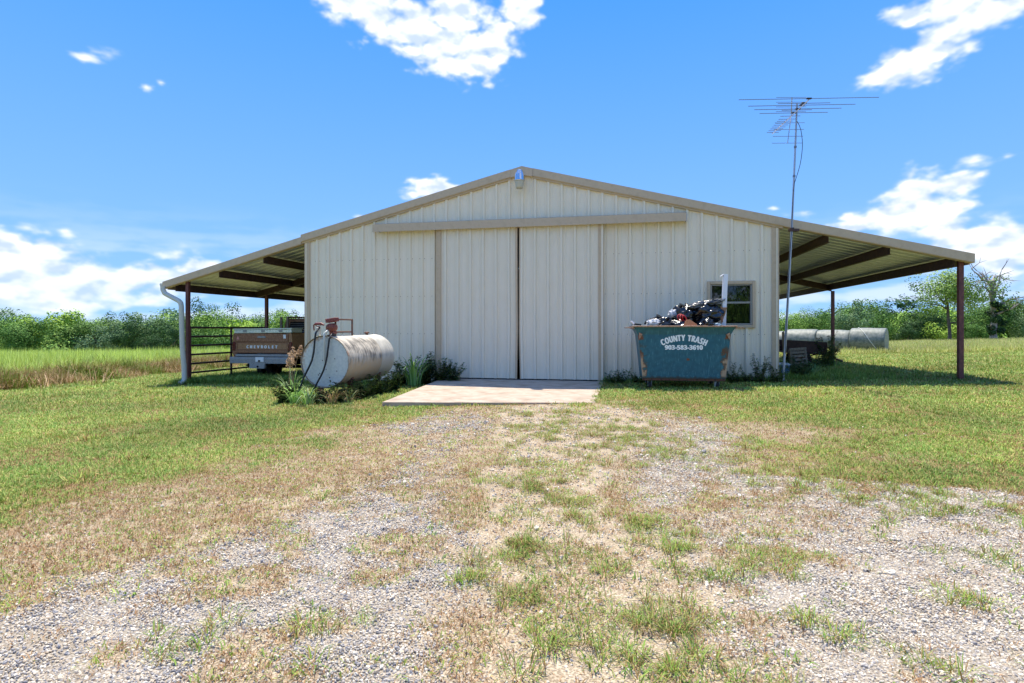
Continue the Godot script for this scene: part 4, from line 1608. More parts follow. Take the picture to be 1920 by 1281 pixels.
func fuel_tank() -> void:
	var g := gh(-3.2, 10.9)
	var T := base("fuel_tank", Vector3(-3.416, g, -10.3), YAW)
	tag(T, "weathered white farm fuel tank with a red pump and black hoses", "fuel tank")
	var r := 0.470
	var mid := 0.572 - g
	var long := 2.06
	var f := FastNoiseLite.new()
	f.seed = 91
	f.fractal_octaves = 4
	f.frequency = 1.0
	var clean := c8(206, 195, 176)
	# mildew in streaks that run round the upper flanks, tan grime below
	stained("tank_shell", 384, 192, func(u, v):
		var a: float = (u if u < 0.5 else u - 1.0) * 360.0
		var up: float = absf(a)
		var streak: float = f.get_noise_2d(v * 34.0, up * 0.010) * 0.7 + f.get_noise_2d(v * 7.0, up * 0.03) * 0.8 + f.get_noise_2d(v * 60.0, up * 0.12) * 0.25
		var band: float = smoothstep(12.0, 42.0, up + f.get_noise_2d(v * 6.0, 3.0) * 16.0) * smoothstep(98.0, 70.0, up + f.get_noise_2d(v * 22.0, 9.0) * 26.0)
		var c: Color = clean.lerp(c8(194, 172, 142), smoothstep(78.0, 96.0, up + f.get_noise_2d(v * 20.0, up * 0.05) * 18.0))
		c = c.lerp(c8(92, 88, 82), clampf(band * (0.36 + streak * 1.0), 0.0, 0.85))
		c = c.lerp(c8(186, 184, 178), clampf(f.get_noise_2d(v * 12.0, up * 0.05) * 0.8, 0, 0.5) * (1.0 - band))
		c = c.lerp(c8(150, 84, 48), smoothstep(0.05, 0.0, v + f.get_noise_2d(up * 0.2, 1.0) * 0.025) * smoothstep(0.0, 0.35, f.get_noise_2d(up * 0.09, 4.0)) * 0.5)
		var k: float = absf(v - 0.70)
		c = c.lerp(c8(168, 152, 124), smoothstep(0.012, 0.002, k) * 0.7)
		if v > 0.705: c = c.lerp(c8(196, 194, 184), 0.7)
		return c, 0.5)
	stained("tank_end", 192, 192, func(u, v):
		var p: Vector2 = Vector2(u - 0.5, v - 0.5) * 2.0
		var d: float = p.length()
		var n: float = f.get_noise_2d(u * 14.0, v * 14.0)
		var c: Color = c8(206, 208, 202).lerp(c8(190, 194, 190), clampf(n + 0.3, 0, 1))
		var left: float = smoothstep(0.35, -0.35, p.x) * smoothstep(-0.5, 0.25, p.y)
		c = c.lerp(c8(158, 98, 58), smoothstep(0.86, 1.0, d + n * 0.16) * left * 0.4)
		c = c.lerp(c8(176, 140, 108), smoothstep(0.95, 1.0, d + n * 0.05) * 0.4)
		for s in [[-0.28, -0.52], [-0.22, -0.46], [0.5, -0.36], [0.42, 0.12], [-0.5, 0.2], [0.2, -0.62], [-0.1, 0.05], [0.05, -0.3]]:
			c = c.lerp(c8(66, 46, 38), smoothstep(0.03, 0.012, (p - Vector2(s[0], s[1])).length() + n * 0.012) * 0.9)
		return c, 0.5)
	var st := new_st()
	drum(st, r, 0.0, -long, 56, 24, func(t, _a): return 0.010 * smoothstep(0.02, 0.0, t) + 0.006 * smoothstep(0.012, 0.0, absf(t - 0.70)) + 0.010 * smoothstep(0.985, 1.0, t))
	var shell := build(st, "shell", M.tank_shell, T)
	shell.position.y = mid
	st = new_st()
	disc(st, r - 0.004, -0.022, 0.012)
	build(st, "end_plate", M.tank_end, T).position.y = mid
	st = new_st()
	disc(st, r - 0.004, -long + 0.01, -0.05)
	build(st, "end_plate", M.tank_end, T).position.y = mid
	for z in [-0.4, -1.6]:
		st = new_st()
		box(st, Vector3(-0.34, -0.1, z - 0.04), Vector3(-0.26, mid - 0.30, z + 0.04), 0.005)
		box(st, Vector3(0.26, -0.1, z - 0.04), Vector3(0.34, mid - 0.30, z + 0.04), 0.005)
		box(st, Vector3(-0.36, mid - 0.36, z - 0.035), Vector3(0.36, mid - 0.29, z + 0.035), 0.005)
		build(st, "stand", M.rusty_iron, T)
	# pump on a riser, with its switch box tilted on top
	mottled("pump_red", 95, Vector3(8, 8, 8), [0.0, 0.45, 0.7, 1.0], [c8(70, 34, 28), c8(118, 52, 40), c8(146, 80, 58), c8(190, 160, 138)], 0.6)
	mottled("box_red", 96, Vector3(6, 6, 6), [0.0, 0.5, 1.0], [c8(92, 36, 32), c8(122, 52, 46), c8(150, 92, 78)], 0.5)
	var top := mid + r
	var P := holder("fuel_pump", T)
	st = new_st()
	tube(st, [Vector3(0.0, top - 0.03, -0.24), Vector3(0.0, top + 0.1, -0.24)], 0.035, 10)
	lathe(st, [Vector2(0.0, 0.0), Vector2(0.075, 0.0), Vector2(0.08, 0.02), Vector2(0.055, 0.03), Vector2(0.0, 0.03)], 14, Transform3D(Basis(), Vector3(0, top - 0.008, -0.24)))
	build(st, "riser", M.rusty_iron, P)
	st = new_st()
	var front := Basis(Vector3(1, 0, 0), Vector3(0, 0, 1), Vector3(0, -1, 0))
	lathe(st, [Vector2(0.0, 0.10), Vector2(0.06, 0.10), Vector2(0.078, 0.075), Vector2(0.082, -0.05), Vector2(0.07, -0.08), Vector2(0.0, -0.085)], 18, Transform3D(front, Vector3(0.03, top + 0.155, -0.22)))
	for a in 6:
		var d := Vector3(cos(TAU * a / 6), sin(TAU * a / 6), 0)
		tube(st, [Vector3(0.03, top + 0.155, -0.13) + d * 0.062, Vector3(0.03, top + 0.155, -0.108) + d * 0.062], 0.008, 6)
	box(st, Vector3(-0.075, top + 0.10, -0.28), Vector3(-0.03, top + 0.2, -0.17), 0.012)
	box(st, Vector3(0.0, top + 0.03, -0.30), Vector3(0.09, top + 0.09, -0.16), 0.015)
	build(st, "pump_body", M.pump_red, P)
	st = new_st()
	box(st, Vector3(-0.105, -0.036, -0.07), Vector3(0.105, 0.036, 0.07), 0.008, Transform3D(Basis(Vector3(0, 0, 1), 0.15), Vector3(0.03, top + 0.292, -0.22)))
	build(st, "switch_box", M.box_red, P)
	# nozzle in its holster on the left
	st = new_st()
	box(st, Vector3(-0.235, top + 0.0, -0.16), Vector3(-0.16, top + 0.16, -0.10), 0.012)
	build(st, "holster", M.downspout_paint, P)
	st = new_st()
	tube(st, [Vector3(-0.27, top + 0.10, -0.1), Vector3(-0.275, top + 0.2, -0.1), Vector3(-0.24, top + 0.222, -0.1), Vector3(-0.12, top + 0.225, -0.1), Vector3(-0.07, top + 0.20, -0.1)], [0.012, 0.014, 0.022, 0.024, 0.016], 8)
	tube(st, [Vector3(-0.24, top + 0.2, -0.1), Vector3(-0.2, top + 0.17, -0.1), Vector3(-0.13, top + 0.19, -0.1)], 0.007, 6)
	build(st, "nozzle", M.box_red, P)
	# white pipe stub down the front plate
	st = new_st()
	tube(st, [Vector3(0.005, top + 0.10, -0.10), Vector3(0.008, top + 0.05, 0.025), Vector3(0.008, top - 0.1, 0.03), Vector3(0.006, top - 0.46, 0.03)], 0.018, 8)
	build(st, "drain_pipe", M.downspout_paint, T)
	# two hoses hanging to the ground
	for h in [[Vector3(-0.15, top + 0.16, -0.09), Vector3(-0.165, top + 0.06, 0.02), Vector3(-0.185, top - 0.28, 0.05), Vector3(-0.215, top - 0.44, 0.06), Vector3(-0.30, top - 0.64, 0.09), Vector3(-0.36, top - 0.78, 0.12), Vector3(-0.42, 0.05, 0.22)],
			[Vector3(0.105, top + 0.02, -0.2), Vector3(0.112, top + 0.03, -0.05), Vector3(0.11, top - 0.05, 0.03), Vector3(0.085, top - 0.36, 0.06), Vector3(0.03, top - 0.62, 0.09), Vector3(-0.06, top - 0.82, 0.13), Vector3(-0.17, 0.10, 0.2), Vector3(-0.3, 0.03, 0.3)]]:
		st = new_st()
		var curve := Curve3D.new()
		for i in h.size():
			var t: Vector3 = (h[mini(i + 1, h.size() - 1)] - h[maxi(i - 1, 0)]) * 0.17
			curve.add_point(h[i], -t, t)
		var pts := []
		var bl := curve.get_baked_length()
		for i in 41:
			pts.append(curve.sample_baked(bl * i / 40.0))
		tube(st, pts, 0.017, 8)
		build(st, "hose", M.black_rubber, T)
	# guard frame of square pipe on top, vent cap near the far end
	st = new_st()
	var fy := top + 0.31
	tube(st, [Vector3(0.02, top + 0.07, -0.35), Vector3(0.02, top + 0.07, -1.02)], 0.017, 6)
	tube(st, [Vector3(0.02, fy, -0.30), Vector3(0.02, fy, -1.02)], 0.017, 6)
	tube(st, [Vector3(0.02, top - 0.01, -1.02), Vector3(0.02, fy + 0.016, -1.02)], 0.017, 6)
	tube(st, [Vector3(0.02, top - 0.01, -0.36), Vector3(0.02, fy, -0.36)], 0.017, 6)
	build(st, "guard_frame", M.rusty_iron, T)
	st = new_st()
	lathe(st, [Vector2(0.0, 0.07), Vector2(0.03, 0.066), Vector2(0.058, 0.05), Vector2(0.058, 0.038), Vector2(0.026, 0.03), Vector2(0.026, -0.02)], 14, Transform3D(Basis(), Vector3(0, top, -1.72)))
	build(st, "vent_cap", M.rusty_iron, T)


# ------------------------------------------------------------------ pickup truck
func truck() -> void:
	var g := -0.30
	var T := base("pickup_truck", Vector3(-6.91, g, -15.6), YAW + 0.03)
	tag(T, "old brown pickup truck parked tail out under the left lean-to", "pickup truck")
	mottled("truck_brown", 101, Vector3(2.5, 2.5, 2.5), [0.0, 0.35, 0.65, 1.0], [c8(106, 70, 50), c8(136, 92, 62), c8(150, 104, 72), c8(164, 124, 94)], 0.45)
	mottled("truck_tan", 102, Vector3(2.5, 2.5, 2.5), [0.0, 0.4, 1.0], [c8(138, 98, 62), c8(162, 118, 78), c8(172, 132, 92)], 0.45)
	mottled("bumper_white", 103, Vector3(2.5, 6, 2.5), [0.0, 0.25, 0.5, 1.0], [c8(84, 80, 74), c8(130, 132, 130), c8(160, 162, 160), c8(146, 148, 146)], 0.45)
	mottled("lid_alu", 104, Vector3(2, 5, 2), [0.0, 0.5, 1.0], [c8(170, 186, 172), c8(206, 218, 206), c8(226, 232, 226)], 0.35, 0.3)
	mat("tail_red", c8(96, 20, 18), 0.25)
	mat("dark_paint", c8(38, 32, 30), 0.5)
	mat("louvre_grey", c8(128, 132, 134), 0.45)
	var hw := 0.89
	# bed sides
	for s in [-1, 1]:
		var st := new_st()
		slab_of(st, PackedVector2Array([Vector2(s * hw, 1.30), Vector2(s * (hw + 0.015), 1.05), Vector2(s * (hw + 0.03), 0.98), Vector2(s * (hw + 0.02), 0.80), Vector2(s * (hw - 0.06), 0.62), Vector2(s * (hw - 0.13), 0.62), Vector2(s * (hw - 0.10), 1.34), Vector2(s * (hw - 0.03), 1.345)]), -0.95, -0.02)
		slab_of(st, PackedVector2Array([Vector2(s * hw, 1.30), Vector2(s * (hw + 0.015), 1.05), Vector2(s * (hw + 0.03), 1.0), Vector2(s * (hw - 0.10), 1.0), Vector2(s * (hw - 0.10), 1.34), Vector2(s * (hw - 0.03), 1.345)]), -1.75, -0.95)
		slab_of(st, PackedVector2Array([Vector2(s * hw, 1.30), Vector2(s * (hw + 0.015), 1.05), Vector2(s * (hw + 0.03), 0.98), Vector2(s * (hw + 0.02), 0.80), Vector2(s * (hw - 0.06), 0.62), Vector2(s * (hw - 0.13), 0.62), Vector2(s * (hw - 0.10), 1.34), Vector2(s * (hw - 0.03), 1.345)]), -2.42, -1.75)
		build(st, "bed_side", M.truck_brown if s < 0 else M.truck_tan, T)
		st = new_st()
		box(st, Vector3(minf(s * (hw - 0.085), s * (hw + 0.012)), 0.86, -0.06), Vector3(maxf(s * (hw - 0.085), s * (hw + 0.012)), 1.10, 0.0), 0.012)
		build(st, "tail_light", M.tail_red, T)
	var st := new_st()
	box(st, Vector3(-hw + 0.1, 0.66, -2.42), Vector3(hw - 0.1, 0.76, -0.06), 0.01)
	box(st, Vector3(-hw + 0.1, 0.76, -2.42), Vector3(hw - 0.1, 1.30, -2.36), 0.01)
	build(st, "bed_floor", M.dark_paint, T)
	# tailgate: plain upper field, a crease, a recessed band with the lettering, a lower roll
	var G := holder("tailgate", T)
	st = new_st()
	var tw := hw - 0.09
	box(st, Vector3(-tw, 1.10, -0.05), Vector3(tw, 1.335, 0.0), 0.012)
	box(st, Vector3(-tw, 1.05, -0.05), Vector3(tw, 1.10, -0.022), 0.004)
	box(st, Vector3(-tw, 0.90, -0.05), Vector3(-tw + 0.06, 1.05, 0.0), 0.01)
	box(st, Vector3(tw - 0.06, 0.90, -0.05), Vector3(tw, 1.05, 0.0), 0.01)
	box(st, Vector3(-tw, 0.79, -0.05), Vector3(tw, 0.90, 0.012), 0.02)
	build(st, "gate_skin", M.truck_brown, G)
	st = new_st()
	box(st, Vector3(-tw + 0.055, 0.895, -0.05), Vector3(tw - 0.055, 1.055, -0.016), 0.004)
	build(st, "recessed_band", M.truck_tan, G)
	st = new_st()
	box(st, Vector3(-0.12, 1.215, 0.0), Vector3(0.12, 1.265, 0.014), 0.008)
	build(st, "handle_plate", M.bumper_white, G)
	# raised white letters
	var x := -0.435
	for ch in "CHEVROLET":
		var tm := bold(ch, 0.075, 0.010, 0.006)
		var o := put(tm, "letter", M.white_print, G)
		o.position = Vector3(x, 0.965, -0.010)
		x += 0.109
	# stickers: a pale patch at the right, a small red and white triangle at the left
	st = new_st()
	box(st, Vector3(tw - 0.15, 1.20, 0.0), Vector3(tw - 0.075, 1.305, 0.003), 0.001)
	build(st, "sticker", M.white_print, G)
	st = new_st()
	slab_of(st, PackedVector2Array([Vector2(-tw + 0.03, 1.17), Vector2(-tw + 0.12, 1.17), Vector2(-tw + 0.075, 1.28)]), 0.0, 0.003)
	mat("sticker_rose", c8(214, 150, 140), 0.6)
	build(st, "sticker", M.sticker_rose, G)
	# aluminium lid across the top
	var lid := Transform3D(Basis(Vector3(0, 0, 1), 0.012), Vector3(0, 1.345, 0))
	st = new_st()
	box(st, Vector3(-hw + 0.04, 0.0, -0.55), Vector3(hw - 0.0, 0.10, -0.015), 0.012, lid)
	box(st, Vector3(-hw + 0.02, 0.10, -0.57), Vector3(hw + 0.02, 0.135, 0.005), 0.008, lid)
	var tool := build(st, "toolbox_lid", M.lid_alu, T)
	for lx in [-0.52, 0.03, 0.56]:
		st = new_st()
		box(st, Vector3(lx - 0.05, 0.03, -0.016), Vector3(lx + 0.05, 0.085, 0.002), 0.006, lid)
		build(st, "latch", M.bumper_white, tool)
	# bumper, plate, hitch
	st = new_st()
	slab_of(st, PackedVector2Array([Vector2(0.05, 0.52), Vector2(0.12, 0.515), Vector2(0.125, 0.64), Vector2(0.115, 0.685), Vector2(-0.03, 0.69), Vector2(-0.03, 0.66), Vector2(0.06, 0.63)]), -hw - 0.09, hw, Transform3D(Basis(Vector3(0, 0, -1), Vector3(0, 1, 0), Vector3(1, 0, 0)), Vector3(0, 0, 0)).rotated_local(Vector3.UP, PI))
	var bump := build(st, "bumper", M.bumper_white, T)
	st = new_st()
	box(st, Vector3(-hw + 0.12, 0.70, -0.03), Vector3(hw - 0.02, 0.765, 0.05), 0.01)
	build(st, "bumper_step", M.bumper_white, bump)
	st = new_st()
	slab_of(st, PackedVector2Array([Vector2(-0.28, 0.38), Vector2(0.17, 0.38), Vector2(0.18, 0.54), Vector2(-0.28, 0.54)]), 0.06, 0.135)
	build(st, "hitch_plate", M.bumper_white, bump)
	st = new_st()
	box(st, Vector3(-0.10, 0.56, 0.127), Vector3(0.15, 0.69, 0.142), 0.004)
	build(st, "license_plate", M.white_print, bump)
	st = new_st()
	tube(st, [Vector3(-0.03, 0.43, 0.136), Vector3(-0.03, 0.43, 0.15)], 0.028, 12)
	tube(st, [Vector3(0.02, 0.60, 0.136), Vector3(0.02, 0.57, 0.152)], 0.03, 8)
	box(st, Vector3(-0.45, 0.44, -0.2), Vector3(-0.27, 0.48, 0.06), 0.005)
	build(st, "hitch_fitting", M.dark_gap, bump)
	# frame and wheels
	st = new_st()
	box(st, Vector3(-0.5, 0.42, -4.4), Vector3(-0.4, 0.56, -0.1), 0.005)
	box(st, Vector3(0.4, 0.42, -4.4), Vector3(0.5, 0.56, -0.1), 0.005)
	tube(st, [Vector3(-0.8, 0.34, -1.35), Vector3(0.8, 0.34, -1.35)], 0.05, 8)
	build(st, "chassis", M.dark_gap, T)
	for wx in [-0.76, 0.76]:
		for wz in [-1.35, -4.25]:
			wheel(T, Vector3(wx, 0.34, wz), 0.34, 0.20)
	# spare carried beneath the bed
	wheel(T, Vector3(-0.15, 0.36, -0.85), 0.30, 0.17)
	# cab with a louvred rear window and a wooden rack in front of it
	st = new_st()
	slab_of(st, PackedVector2Array([Vector2(-0.90, 0.55), Vector2(0.90, 0.55), Vector2(0.91, 1.20), Vector2(0.78, 1.73), Vector2(0.70, 1.79), Vector2(-0.70, 1.79), Vector2(-0.78, 1.73), Vector2(-0.91, 1.20)]), -3.75, -2.47)
	build(st, "cab", M.truck_brown, T)
	st = new_st()
	slab_of(st, PackedVector2Array([Vector2(-0.70, 1.24), Vector2(0.70, 1.24), Vector2(0.62, 1.68), Vector2(-0.62, 1.68)]), -2.475, -2.462)
	build(st, "rear_window", M.dark_gap, T)
	for k in 6:
		st = new_st()
		var y := 1.30 + 0.065 * k
		beam(st, Vector3(-0.66 + 0.012 * k, y, -2.44), Vector3(0.66 - 0.012 * k, y, -2.44), 0.045, 0.010, 0.003, Vector3(0, 1, 0.6).normalized())
		build(st, "louvre", M.louvre_grey, T)
	st = new_st()
	slab_of(st, PackedVector2Array([Vector2(-0.88, 0.55), Vector2(0.88, 0.55), Vector2(0.90, 1.16), Vector2(-0.90, 1.16)]), -5.1, -3.78)
	build(st, "hood", M.truck_brown, T)
	mottled("old_wood", 105, Vector3(6, 1.5, 6), [0.0, 0.5, 1.0], [c8(112, 102, 92), c8(150, 140, 128), c8(178, 168, 154)], 0.9)
	for px in [-0.84, -0.62, 0.2, 0.84]:
		st = new_st()
		box(st, Vector3(px - 0.035, 1.30, -2.34), Vector3(px + 0.035, 1.88 - 0.05 * absf(px), -2.28), 0.006)
		build(st, "rack_stake", M.old_wood, T)
	st = new_st()
	box(st, Vector3(-0.6, 1.80, -2.42), Vector3(0.86, 1.845, -2.345), 0.006)
	build(st, "rack_rail", M.rusty_iron, T)


func wheel(T: Node3D, at: Vector3, r: float, wide: float) -> void:
	var W := holder("wheel", T)
	W.position = at
	var lay := Transform3D(Basis(Vector3(0, 1, 0), Vector3(-1, 0, 0), Vector3(0, 0, 1)), Vector3.ZERO)
	var st := new_st()
	var h := wide / 2
	lathe(st, [Vector2(r * 0.58, -h * 0.8), Vector2(r * 0.72, -h), Vector2(r * 0.92, -h * 0.96), Vector2(r, -h * 0.7), Vector2(r, -h * 0.25), Vector2(r * 0.975, -h * 0.2), Vector2(r * 0.975, -h * 0.1), Vector2(r, -h * 0.05), Vector2(r, h * 0.05), Vector2(r * 0.975, h * 0.1), Vector2(r * 0.975, h * 0.2), Vector2(r, h * 0.25), Vector2(r, h * 0.7), Vector2(r * 0.92, h * 0.96), Vector2(r * 0.72, h), Vector2(r * 0.58, h * 0.8)], 24, lay)
	build(st, "tyre", M.tyre_rubber, W)
	st = new_st()
	lathe(st, [Vector2(0.0, h * 0.3), Vector2(r * 0.2, h * 0.3), Vector2(r * 0.5, h * 0.05), Vector2(r * 0.6, h * 0.75), Vector2(r * 0.58, -h * 0.75), Vector2(r * 0.5, -h * 0.3), Vector2(0.0, -h * 0.3)], 20, lay)
	build(st, "rim", M.rusty_iron, W)


# ------------------------------------------------------------------ dumpster and what lies in it
var bin_xf := Transform3D()


func dumpster() -> void:
	var g := gh(3.3, 10.9)
	var D := base("dumpster", Vector3(3.31, g, -10.9), -0.15)
	bin_xf = D.transform
	tag(D, "teal metal trash dumpster on casters with rusty lower corners", "dumpster")
	var f := FastNoiseLite.new()
	f.seed = 131
	f.fractal_octaves = 4
	f.frequency = 1.0
	# UV across the front: u 0..1 over 1.9 m, v 0 at the top
	stained("bin_paint", 320, 192, func(u, v):
		var x: float = (u - 0.5) * 1.9
		var y: float = 1.2 * (1.0 - v)
		var n: float = f.get_noise_2d(x * 9.0, y * 7.0)
		var n2: float = f.get_noise_2d(x * 30.0, y * 22.0)
		var c: Color = c8(26, 88, 104).lerp(c8(38, 102, 118), clampf(0.4 + n, 0, 1))
		c = c.lerp(c8(96, 150, 160), smoothstep(0.30, 0.55, f.get_noise_2d(x * 34.0, y * 4.0 + 9.0)) * 0.5)
		c = c.lerp(c8(150, 176, 178), smoothstep(0.42, 0.6, n2) * 0.6 * smoothstep(0.55, 0.25, y))
		var edge: float = 0.78 + 0.10 * (y - 0.2) - absf(x)
		var low: float = smoothstep(0.19, 0.28, y) * smoothstep(0.86, 0.70, y + n * 0.12)
		var rust: float = smoothstep(0.12, 0.06, edge + n * 0.10) * low
		c = c.lerp(c8(92, 60, 46), rust)
		c = c.lerp(c8(176, 148, 122), smoothstep(0.09, 0.03, edge + n * 0.10) * low * smoothstep(0.72, 0.5, y + n * 0.1))
		c = c.lerp(c8(120, 66, 44), smoothstep(0.07, 0.03, absf(y - 1.0 + n * 0.05)) * smoothstep(0.13, 0.07, edge + n * 0.06))
		c = c.lerp(c8(116, 60, 42), smoothstep(0.03, 0.015, Vector2((x - 0.08) * 0.7, y - 0.57).length() + n2 * 0.01))
		c = c.lerp(c8(66, 54, 50), smoothstep(0.245, 0.215, y + n * 0.03) * 0.7)
		return c, 0.42)
	# half width, front z, back z, height
	var rings := [[0.775, 0.0, -0.78, 0.20], [0.80, 0.00833, -0.80, 0.45], [0.845, 0.02333, -0.84, 0.90], [0.865, 0.02833, -0.86, 1.05], [0.905, 0.055, -0.90, 1.13], [0.955, 0.09, -0.95, 1.205]]
	var st := new_st()
	var corner := func(k, q):
		var r: Array = rings[k]
		return Vector3([-1, 1, 1, -1][q] * r[0], r[3], r[1] if q < 2 else r[2])
	for k in rings.size() - 1:
		for q in 4:
			var p := (q + 1) % 4
			var f4 := [corner.call(k, q), corner.call(k, p), corner.call(k + 1, p), corner.call(k + 1, q)]
			for i in [0, 2, 1, 0, 3, 2]:
				var v: Vector3 = f4[i]
				st.set_uv(Vector2((v.x if q % 2 == 0 else v.z + 0.5) / 1.9 + 0.5, 1.0 - v.y / 1.2))
				st.add_vertex(v)
	st.set_uv(Vector2(0.5, 0.9))
	quad(st, corner.call(0, 0), corner.call(0, 1), corner.call(0, 2), corner.call(0, 3))
	build(st, "body", M.bin_paint, D)
	mottled("rim_rust", 133, Vector3(5, 5, 5), [0.0, 0.4, 0.7, 1.0], [c8(116, 78, 56), c8(160, 118, 90), c8(178, 150, 124), c8(120, 136, 136)], 0.7)
	st = new_st()
	box(st, Vector3(-0.97, 1.195, 0.05), Vector3(0.97, 1.222, 0.115), 0.006)
	box(st, Vector3(-0.97, 1.195, -0.98), Vector3(0.97, 1.222, -0.92), 0.006)
	build(st, "rim", M.rim_rust, D)
	for s in [-1, 1]:
		st = new_st()
		slab_of(st, PackedVector2Array([Vector2(s * 0.93, 1.16), Vector2(s * 0.955, 1.205), Vector2(s * 1.085, 1.188), Vector2(s * 1.085, 1.172), Vector2(s * 0.97, 1.17)]), -0.94, 0.09)
		build(st, "side_lip", M.rim_rust, D)
		st = new_st()
		slab_of(st, PackedVector2Array([Vector2(s * 0.84, 0.95), Vector2(s * 0.845, 1.09), Vector2(s * 0.78, 1.06)]), 0.03, 0.055)
		build(st, "corner_gusset", M.rim_rust, D)
	st = new_st()
	box(st, Vector3(-0.77, 0.155, -0.10), Vector3(0.77, 0.205, -0.012), 0.006)
	box(st, Vector3(-0.76, 0.155, -0.77), Vector3(0.76, 0.205, -0.68), 0.006)
	build(st, "skid", M.rusty_iron, D)
	mat("caster_grey", c8(170, 172, 174), 0.5)
	for cx in [-0.63, 0.63]:
		for cz in [-0.07, -0.70]:
			var C := holder("caster", D)
			C.position = Vector3(cx, 0, cz)
			C.rotation.y = 0.35 if cx > 0 else -0.1
			st = new_st()
			for s in [-1, 1]:
				slab_of(st, PackedVector2Array([Vector2(-0.045, 0.155), Vector2(0.045, 0.155), Vector2(0.035, 0.05), Vector2(0.0, 0.035)]), s * 0.036 - 0.004, s * 0.036 + 0.004, Transform3D(Basis(Vector3(0, 0, -1), Vector3(0, 1, 0), Vector3(1, 0, 0)), Vector3.ZERO))
			build(st, "fork", M.caster_grey, C)
			st = new_st()
			lathe(st, [Vector2(0.0, -0.026), Vector2(0.055, -0.026), Vector2(0.066, -0.018), Vector2(0.066, 0.018), Vector2(0.055, 0.026), Vector2(0.0, 0.026)], 18, Transform3D(Basis(Vector3(0, 1, 0), Vector3(-1, 0, 0), Vector3(0, 0, 1)), Vector3(0, 0.066, 0)))
			build(st, "wheel", M.tyre_rubber, C)
	# lettering: one arched line, one straight line, laid on the leaning front
	var lean := atan2(0.0333, 1.0)
	var words := "COUNTY TRASH"
	var wide := []
	var sum := 0.0
	for ch in words:
		var w := 0.055
		if ch != " ":
			w = text_mesh(ch, 0.105, 0.002, 800).get_aabb().size.x + 0.012
		wide.append(w)
		sum += w
	var squeeze := 0.86 / sum
	var at := -0.43
	var line := SurfaceTool.new()
	line.begin(Mesh.PRIMITIVE_TRIANGLES)
	for i in words.length():
		var cx: float = at + wide[i] * squeeze / 2
		at += wide[i] * squeeze
		if words[i] == " ":
			continue
		var t := cx / 0.43
		var tm := bold(words[i], 0.105, 0.002, 0.007)
		var y := 0.985 - 0.105 * t * t
		var face := Transform3D(Basis(Vector3(1, 0, 0), lean) * Basis(Vector3(0, 0, 1), -0.45 * t).scaled_local(Vector3(squeeze * 0.98, 1.05, 1)), Vector3(cx, y, (y - 0.20) * 0.03333 + 0.003))
		line.append_from(tm, 0, face)
	put(line.commit(), "lettering", M.white_print, D)
	var num := bold("903-583-3610", 0.075, 0.002, 0.005)
	var k := 0.71 / num.get_aabb().size.x
	var o := put(num, "lettering", M.white_print, D)
	o.transform = Transform3D(Basis(Vector3(1, 0, 0), lean).scaled_local(Vector3(k, 1.1, 1)), Vector3(0, 0.80, 0.6 * 0.0333 + 0.003))


# a place in the dumpster: x across, y above the ground there, z back from its front
func in_bin(x: float, y: float, z: float) -> Vector3:
	return bin_xf * Vector3(x, y, z)


